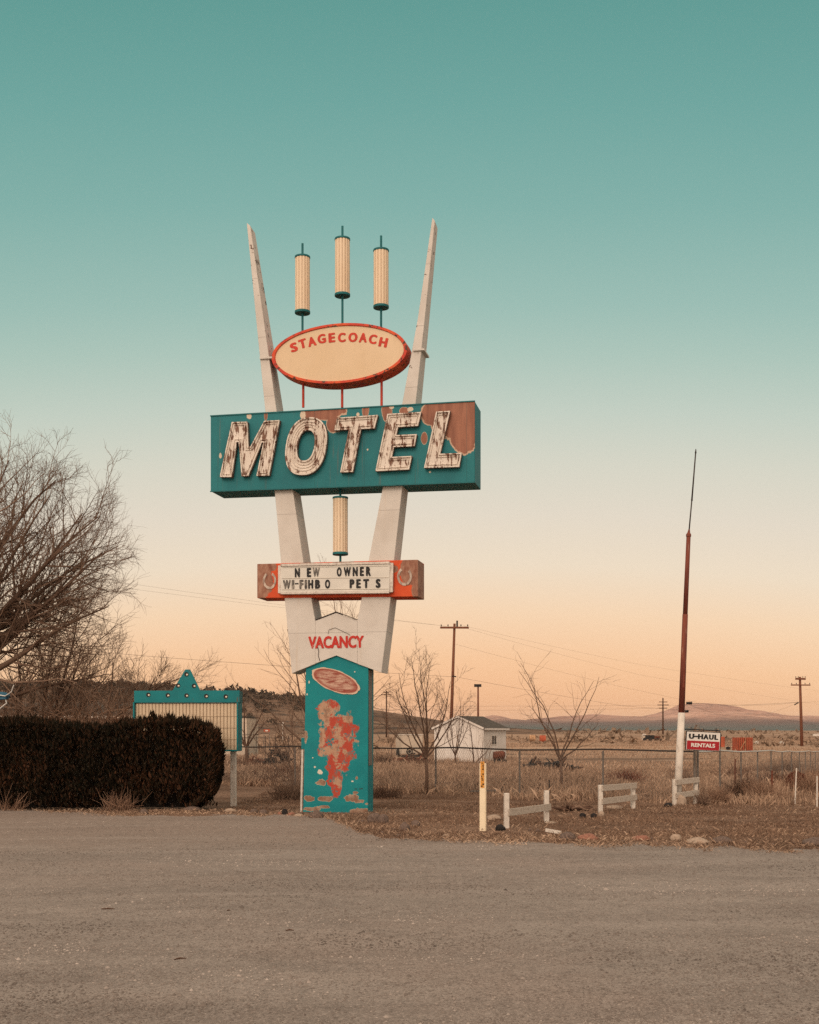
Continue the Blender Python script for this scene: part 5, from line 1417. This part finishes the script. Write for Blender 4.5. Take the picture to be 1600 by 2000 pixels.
# farm gate rails left of the sign
gx, gy = at(525, 72), 72
g_ = thing('pipe_fence', 'thin dark pipe fence behind the scrap heap', 'fence', (gx, gy, hz1(gx, gy)))
mb = MB(); z1 = zz(1441, 72) - hz1(gx, gy)
mb.tube([(-1.6, 0, z1), (1.3, 0, z1 - .02)], .022, 6); mb.tube([(-1.6, 0, z1 + .18), (-.6, 0, z1 + .18)], .018, 6); mb.build('rail', M['dark_steel'], g_)
for x in (-1.2, -.75, -.2, .4, 1.2):
    mb = MB(); mb.tube([(x, 0, -.1), (x, 0, z1 + .12)], .022, 6); mb.build('post', M['dark_steel'], g_)
for px, Y, h, lab in ((552.5, 150, 2.3, 'white post light standing in the field left of the motel sign base'), (487, 150, 2.5, 'white post light behind the small dark tree')):
    x = at(px, Y); r_ = thing('post_light', lab, 'post light', (x, Y, hz1(x, Y)))
    mb = MB(); mb.tube([(0, 0, -.1), (0, 0, h)], .05, 6); mb.build('post', M['pole_white'], r_)
    mb = MB(); mb.lathe([(.10, h), (.16, h + .05), (.14, h + .40), (.05, h + .5)], (0, 0, 0), 10); mb.build('lamp_head', M['pole_white'], r_)

# ================================================================== stakes and T-posts
def stake(px, yb, yt, label, mat, w=.03, lean=0.0, Y=None, pxt=None, name='stake'):
    if Y is None: x, Y = gp(px, yb)
    else: x = at(px, Y)
    zb_ = hz1(x, Y); h = zz(yt, Y) - zb_; dx = (at(pxt, Y) - x) if pxt else 0
    mb = MB(); mb.tube([(0, 0, -.15), (dx * .5, 0, h * .5), (dx, 0, h)], [w * .5, w * .52, w * .45], 8); ob = mb.build(name, mat, None); ob.location = (x, Y, zb_)
    return tag(ob, label, 'stake')
stake(1552.5, 1570, 1500, 'white fibreglass stake nearest the round tumbleweed', M['pole_white'], .03, pxt=1556)
stake(1596, 1576, 1516, 'white fibreglass stake at the right edge', M['pole_white'], .03)
stake(1073, 1562, 1523, 'dark T-post standing behind the nearest rail fence', M['dark_steel'], .035, name='t_post')
stake(975, 1552, 1531, 'dark iron bar leaning left of the nearest rail fence', M['dark_steel'], .04, pxt=985, name='iron_bar')
stake(1047, 1553, 1529, 'thin weathered stick leaning behind the nearest rail fence', M['twig_dark'], .025, pxt=1056, name='leaning_stick')
stake(1436, 1528, 1482, 'red stake with a white top behind the wire fence', M['rust'], .05, Y=34.5)
stake(1508, 1520, 1505, 'short dark red stub showing in the grass behind the wire fence', M['rust'], .06, Y=35)
mb = MB(); x, y = gp(960, 1552); mb.bar((-.55, 0, .09), (.42, .1, .11), .03, .035); ob = mb.build('loose_pipe', M['steel'], None); ob.location = (x, y, 0); tag(ob, 'thin pipe lying low above the grass left of the nearest rail fence', 'pipe')

# ================================================================== stones
def rock_mesh(seed, flat=.6):
    bm = bmesh.new(); bmesh.ops.create_icosphere(bm, subdivisions=3, radius=.5)
    for v in bm.verts:
        n = mnoise.noise(v.co * 2.2 + Vector((seed * 7.1, 0, seed))) * .30 + mnoise.noise(v.co * 6 + Vector((seed, 3, 0))) * .07
        v.co *= 1 + n; v.co.z *= flat
        if v.co.z < -.12: v.co.z = -.12
    me = bpy.data.meshes.new('stone'); bm.to_mesh(me); bm.free(); me.shade_smooth(); return me
RM = {}
def stone(px, yb, wpx, hpx, kind, label, group=None):
    global rk
    x, y = gp(px, yb); s_ = 1.12 * wpx / 2350 * y; key = (int(px) % 4, kind)
    if key not in RM:
        me = rock_mesh(key[0] + len(kind) * .37); me.materials.append(M[kind]); RM[key] = me
    ob = bpy.data.objects.new('stone', RM[key]); COL.objects.link(ob)
    hs = 1.15 * hpx / 2350 * y
    ob.scale = (s_, s_ * .9, hs / .62 * 1.0 / .6 * .95); ob.location = (x, y, hz1(x, y) + .16 * hs); ob.rotation_euler = (0, 0, (px * 1.7) % 6.28)
    return tag(ob, label, 'stone', group)
G = 'stones along the edge of the lot'
for a in ((731, 1606, 26, 16, 'rock_grey', 'big brown boulder right of the motel sign base, left one of a pair'), (748, 1607, 20, 16, 'rock_grey', 'brown boulder right of the motel sign base, right one of a pair'),
          (618, 1597, 26, 15, 'rock_grey', 'rounded brown stone in front of the teal panel of the motel sign'), (496, 1588, 15, 9, 'rock_grey', 'grey stone just right of the reader board post'),
          (515, 1589, 15, 9, 'rock_grey', 'brown stone beside the grey one right of the reader board post'), (556, 1591, 10, 12, 'rock_black', 'jagged black stone left of the teal panel of the motel sign'), (546, 1591, 8, 7, 'rock_red', 'small reddish stone left of the jagged black one'),
          (570, 1592, 16, 7, 'rock_red', 'flat reddish stone left of the teal panel'), (583, 1594, 18, 6, 'rock_pale', 'pale flat stone nearest the left corner of the teal panel'),
          (790, 1622, 20, 15, 'rock_grey', 'squat brown stone between the boulder pair and the marker post'), (812, 1614, 18, 11, 'rock_grey', 'brown stone lying just behind the squat one'),
          (872, 1635, 14, 6, 'rock_pale', 'pale chip of stone left of the marker post'), (978, 1621, 20, 10, 'rock_black', 'black stone at the foot of the nearest rail fence'),
          (1109, 1640, 34, 15, 'rock_grey', 'long grey slab of stone on the lot edge right of the nearest rail fence'), (1149, 1641, 36, 11, 'rock_red', 'long flat reddish stone right of the grey slab'),
          (1252, 1640, 30, 8, 'rock_red', 'flat rust red stone below the middle rail fence'), (1320, 1641, 22, 12, 'rock_pale', 'pale cream stone below the leaning pole'), (1362, 1647, 40, 11, 'rock_pale', 'broad tan stone right of the pale cream one'),
          (1410, 1645, 36, 11, 'rock_grey', 'broad brown stone right of the tan one'), (1590, 1650, 46, 14, 'rock_grey', 'dark brown mound of stone at the right edge of the lot'),
          (1138, 1597, 12, 9, 'rock_black', 'black lava stone left one of two by the middle rail fence'), (1159, 1597, 13, 9, 'rock_black', 'black lava stone right one of two by the middle rail fence'),
          (1175, 1592, 12, 8, 'rock_pale', 'pale stone at the left foot of the middle rail fence'), (1306, 1576, 14, 7, 'rock_black', 'black stone at the left foot of the last rail fence'), (1331, 1573, 20, 18, 'rock_pale', 'rounded tan stone leaning at the foot of the leaning pole'),
          (30, 1576, 26, 12, 'rock_grey', 'rounded stone under the hedge nearest the left edge'), (62, 1577, 24, 9, 'rock_grey', 'flat grey stone under the left part of the hedge'), (138, 1577, 20, 12, 'rock_grey', 'domed brown stone under the middle of the hedge'),
          (168, 1578, 16, 7, 'rock_grey', 'low stone right of the domed one under the hedge'), (281, 1591, 14, 10, 'rock_grey', 'small upright stone in front of the right part of the hedge'), (375, 1584, 30, 7, 'rock_grey', 'flat earthy stone by the right end of the hedge'),
          (450, 1585, 22, 6, 'rock_pale', 'pale stone at the foot of the reader board post'), (1075, 1608, 22, 4, 'rock_pale', 'flat white chip behind the nearest rail fence'), (965, 1600, 30, 9, 'rock_pale', 'pale flat stone behind the nearest rail fence post'), (1200, 1580, 34, 6, 'rock_pale', 'flat tan stone behind the middle rail fence')):
    stone(*a, G)
rr = random.Random(8)
for k in range(22):
    px = rr.uniform(690, 1600); yb = np.interp(px, [640, 760, 1100, 1600], [1606, 1640, 1646, 1662]) + rr.uniform(-26, 2)
    stone(px, yb, rr.uniform(4, 9), rr.uniform(2.5, 5), 'rock_grey', 'small loose stone in the straw along the edge of the lot', 'small loose stones')
mb = MB(); x, y = gp(1087, 1630); mb.bar((-.17, .05, .07), (.08, 0, .03), .05, .05); ob = mb.build('white_board', M['post_wood'], None); ob.location = (x, y, 0); tag(ob, 'short piece of white board lying against the grey slab', 'board')
for px, yb, L, lab, an in ((211, 1777, .16, 'dark scrap of bark lying on the left of the lot', .1), (352, 1875, .12, 'thin dark twig lying on the gravel of the lot', .5), (566, 1819, .09, 'short dark twig on the middle of the lot', .2), (447, 1780, .04, 'tiny dark chip on the lot', .3)):
    x, y = gp(px, yb); mb = MB(); L *= .75; mb.tube([(-L / 2, 0, .005), (0, .012, .008), (L / 2, 0, .005)], [.004, .007, .003], 6); ob = mb.build('twig', M['twig_dark'], None); ob.location = (x, y, .004); ob.rotation_euler.z = an; tag(ob, lab, 'twig')

# ================================================================== dry shrubs
def shrub(seed, px, Y, r, h, n, label, mat, name='dry_shrub', group='dry shrubs in the grass', ball=False):
    T = Tree(seed); q = T.r; x = at(px, Y)
    for k in range(n):
        if ball:
            a = T.rv().normalized(); c = Vector((0, 0, r * .9)); b = T.rv().normalized()
            pts = [c + (a * math.cos(t) + b * math.sin(t)).normalized() * r * q.uniform(.75, 1) for t in (0, .35, .7, 1.05)]
        else:
            d = Vector((q.gauss(0, .55), q.gauss(0, .55), 1)).normalized(); L = h * q.uniform(.6, 1.1)
            b0_ = Vector((q.gauss(0, r * .35), q.gauss(0, r * .35), -.02)); pts = [b0_, b0_ + d * L * .5 + T.rv(.04), b0_ + d * L + T.rv(.09)]
        T.thin.tube(pts, [.006] + [.005] * (len(pts) - 2) + [.0025], 3, caps=False)
    root = thing(name, label, 'shrub', (x, Y, hz1(x, Y)), 0, group); T.thin.build('twigs', mat, root, fix=False); return root
shrub(71, 1556, 35, .32, .6, 420, 'round dark tumbleweed caught behind the white stake', M['rust'], 'tumbleweed', ball=True)
shrub(72, 1452, 31.5, .55, .55, 420, 'grey dry shrub in front of the far wire fence', M['twig_dark'])
shrub(73, 1222, 41, .9, .5, 480, 'dark reddish shrub in the field between the two rail fences', M['rust'])
shrub(74, 1371, 26.9, .13, .30, 130, 'reddish dry bush growing round the last rail fence', M['twig'])
shrub(75, 1404, 27.8, .35, .42, 240, 'pale dry bush at the fence corner behind the rental sign', M['twig_pale'])
shrub(76, 1490, 29.6, .6, .5, 340, 'pale straw shrub right of the grey shrub', M['twig_pale'])
shrub(77, 566, 29.5, .6, .5, 320, 'dry grey shrub left of the motel sign base by the fence', M['twig'])
shrub(78, 745, 30.0, .7, .32, 300, 'low dark weed patch right of the motel sign base', M['twig_dark'])
shrub(79, 235, 25.0, .4, .40, 150, 'pale spiky dry weed at the foot of the hedge', M['twig_pale'])
shrub(80, 22, 25.2, .3, .55, 70, 'thin dry stalks at the foot of the hedge by the left edge', M['twig_pale'])
shrub(81, 1585, 33, .7, .7, 380, 'pale brush at the right edge behind the white stakes', M['twig_pale'])
shrub(82, 1545, 62, 1.3, .9, 320, 'dark round bush in the field under the dark red pole', M['twig_dark'])
shrub(83, 1505, 66, 1.6, .7, 320, 'brown bush left of the dark round one in the field', M['twig'])
shrub(84, 745, 62, .8, .6, 260, 'dark grey bush just right of the motel sign, beyond the fence', M['twig_dark'])
shrub(85, 1330, 48, .7, .6, 220, 'dry bush behind the wire fence left of the rental sign', M['twig'])

rr = random.Random(77); first = None
for k in range(26):
    Y = rr.uniform(37, 66); px = rr.choice((rr.uniform(450, 580), rr.uniform(735, 840), rr.uniform(960, 1360), rr.uniform(1420, 1600)))
    if 830 < px < 1000 and Y > 55: continue
    x = at(px, Y)
    if first is None: first = shrub(90, px, Y, .5, .34, 200, 'low reddish brown dry shrub in the field beyond the fence', M['rust_brush'], group='low reddish shrubs in the field'); ob = first
    else:
        ob = first.copy(); COL.objects.link(ob)
        for ch in first.children: c_ = ch.copy(); COL.objects.link(c_); c_.parent = ob
    q = rr.uniform(.6, 1.5); ob.location = (x, Y, hz1(x, Y)); ob.scale = (q * 1.5, q, q * rr.uniform(.6, 1.0)); ob.rotation_euler.z = 0

# ================================================================== grass, straw, gravel: nobody could count it
def frustum(x, y, m=1.08): return np.abs(x) < y * 0.34 * m + 1.0
def nz(x, y, s, o): return np.array([mnoise.noise((a * s, b * s, o)) for a, b in zip(x, y)])
def blades(name, n, xr, yr, hr, wr, mat, dens=None, lean=.35, seed=1, zoff=0.0, flatness=0.0, clump=False):
    rg = np.random.default_rng(seed)
    u = rg.random(n * 3); y = yr[0] * (yr[1] / yr[0]) ** u            # denser close by
    x = xr[0] + (xr[1] - xr[0]) * rg.random(n * 3)
    if callable(dens): keep = dens(x, y, rg.random(n * 3))
    else: keep = np.ones(n * 3, bool)
    x, y = x[keep][:n], y[keep][:n]; m = len(x)
    z = hz(x, y) + zoff
    hm = (np.clip(.85 + 1.5 * nz(x, y, .8, 21.0) + .8 * nz(x, y, 2.3, 23.0), .25, 2.0) if clump else 1.0)
    h = rg.uniform(hr[0], hr[1], m) * (0.75 + 0.5 * rg.random(m)) * hm; w = rg.uniform(wr[0], wr[1], m)
    an = rg.uniform(0, 2 * np.pi, m); ln = np.abs(rg.normal(0, lean, m)) + flatness; la = rg.uniform(0, 2 * np.pi, m)
    dx, dy = np.cos(an) * w, np.sin(an) * w
    bx_, by2 = np.cos(la) * ln, np.sin(la) * ln; up = np.sqrt(np.clip(1 - np.minimum(ln, .98) ** 2, .02, 1))
    V = np.empty((m, 4, 3))
    V[:, 0] = np.stack([x - dx, y - dy, z], 1); V[:, 1] = np.stack([x + dx, y + dy, z], 1)
    mx_, my_, mz_ = x + bx_ * h * .45, y + by2 * h * .45, z + up * h * .6
    V[:, 2] = np.stack([x + bx_ * h + dx * .15, y + by2 * h + dy * .15, z + up * h * (1 - .25 * ln)], 1)
    V[:, 3] = np.stack([mx_ - dx * .9, my_ - dy * .9, mz_], 1)
    ob = npmesh(name, V.reshape(-1, 3), np.arange(m * 4).reshape(-1, 4), mat); tag(ob, kind='stuff'); return ob
def fy(x): return np.interp(x, [-16, 2.8, 6.72, 9, 12], [48.1, 30.6, 27.75, 28.5, 29.5])
def d_field(x, y, r):
    k = frustum(x, y) & (y > fy(x) - 0.6 - 1.2 * r) & ~((x < -3.6) & (y < 34))
    k[k] &= (nz(x[k], y[k], .45, 2.0) * 1.1 + nz(x[k], y[k], 1.6, 5.0) * .8 + r[k] * .7 - .25) > 0
    return k
blades('field_grass', 150000, (-26, 27), (27, 78), (.09, .27), (.006, .013), M['field_grass'], d_field, .45, 3, clump=True)
def d_far(x, y, r):
    k = frustum(x, y)
    k[k] &= (nz(x[k], y[k], .10, 6.0) + r[k] * .6 - .25) > 0
    return k
blades('far_field_grass', 60000, (-90, 95), (78, 260), (.10, .24), (.02, .05), M['field_grass'], d_far, .35, 4)
def d_stub(x, y, r):
    k = frustum(x, y) & (y > lot_edge(x) - .05) & (y < fy(x) + 1) & ~((x < -3.9) & (y > 25.2))
    k[k] &= (nz(x[k] * .45, y[k], .9, 9.0) * 1.2 + nz(x[k] * .6, y[k], 3.1, 4.0) * .7 + r[k] * .8 - .28) > 0
    return k
blades('dry_stubble', 110000, (-14, 14), (16.4, 36), (.012, .075), (.003, .007), M['stubble'], d_stub, .65, 5, 0, .15)
def d_straw(x, y, r):
    d = y - lot_edge(x); k = frustum(x, y) & (d > -.7 + .5 * r) & (y < fy(x) - .3) & (r > np.clip(d / 1.9, 0, .91)) & ~((x < -3.9) & (d > 1.2))
    k[k] &= (nz(x[k], y[k], 1.2, 12.0) + r[k] * .9 - .25) > 0
    return k
blades('straw_litter', 52000, (-14, 14), (16.2, 27), (.035, .10), (.003, .007), M['straw'], d_straw, .3, 6, .008, .62)
# loose gravel on the lot
rg = np.random.default_rng(17); n = 120000
yy = 6.3 * (25 / 6.3) ** rg.random(n); xx = rg.uniform(-1, 1, n) * (yy * .36 + .5)
k = (yy < np.interp(xx, lx, ly) + .3); xx, yy = xx[k], yy[k]; n = len(xx)
cl = np.array([mnoise.noise((a * .5, b * 1.6, 3.3)) for a, b in zip(xx, yy)]); k = (cl + rg.random(n) * 1.1 - .45) > 0; xx, yy = xx[k], yy[k]; n = len(xx)
s_ = rg.gamma(2.0, .0022, n) + .002
o8 = np.array([(1, 0, 0), (-1, 0, 0), (0, 1, 0), (0, -1, 0), (0, 0, 1)], float)
V = o8[None] * s_[:, None, None] * rg.uniform(.6, 1.3, (n, 5, 1)); V[:, :, 2] *= .7
an = rg.uniform(0, 6.28, n); c, s2 = np.cos(an)[:, None], np.sin(an)[:, None]
vx = V[:, :, 0] * c - V[:, :, 1] * s2; vy = V[:, :, 0] * s2 + V[:, :, 1] * c
V = np.stack([vx + xx[:, None], vy + yy[:, None], V[:, :, 2] + .005], 2)
tri = np.array([(0, 2, 4), (2, 1, 4), (1, 3, 4), (3, 0, 4)])
Q = (np.arange(n)[:, None, None] * 5 + tri[None]).reshape(-1, 3)
tag(npmesh('loose_gravel', V.reshape(-1, 3), Q, M['gravel']), kind='stuff')

# ================================================================== thin evening haze over the plain
mb = MB(); mb.box((0, 4700, 70), (25500, 9900, 150)); hb = mb.build('haze', None); tag(hb, kind='stuff')
hm_ = bpy.data.materials.new('haze'); hm_.use_nodes = True; ht = hm_.node_tree; ht.nodes.clear()
vo = ht.nodes.new('ShaderNodeVolumePrincipled'); ou = ht.nodes.new('ShaderNodeOutputMaterial')
vo.inputs['Color'].default_value = (0.90, 0.86, 0.84, 1); vo.inputs['Density'].default_value = 0.000045; vo.inputs['Anisotropy'].default_value = 0.0
ht.links.new(vo.outputs[0], ou.inputs['Volume']); hb.data.materials.append(hm_)
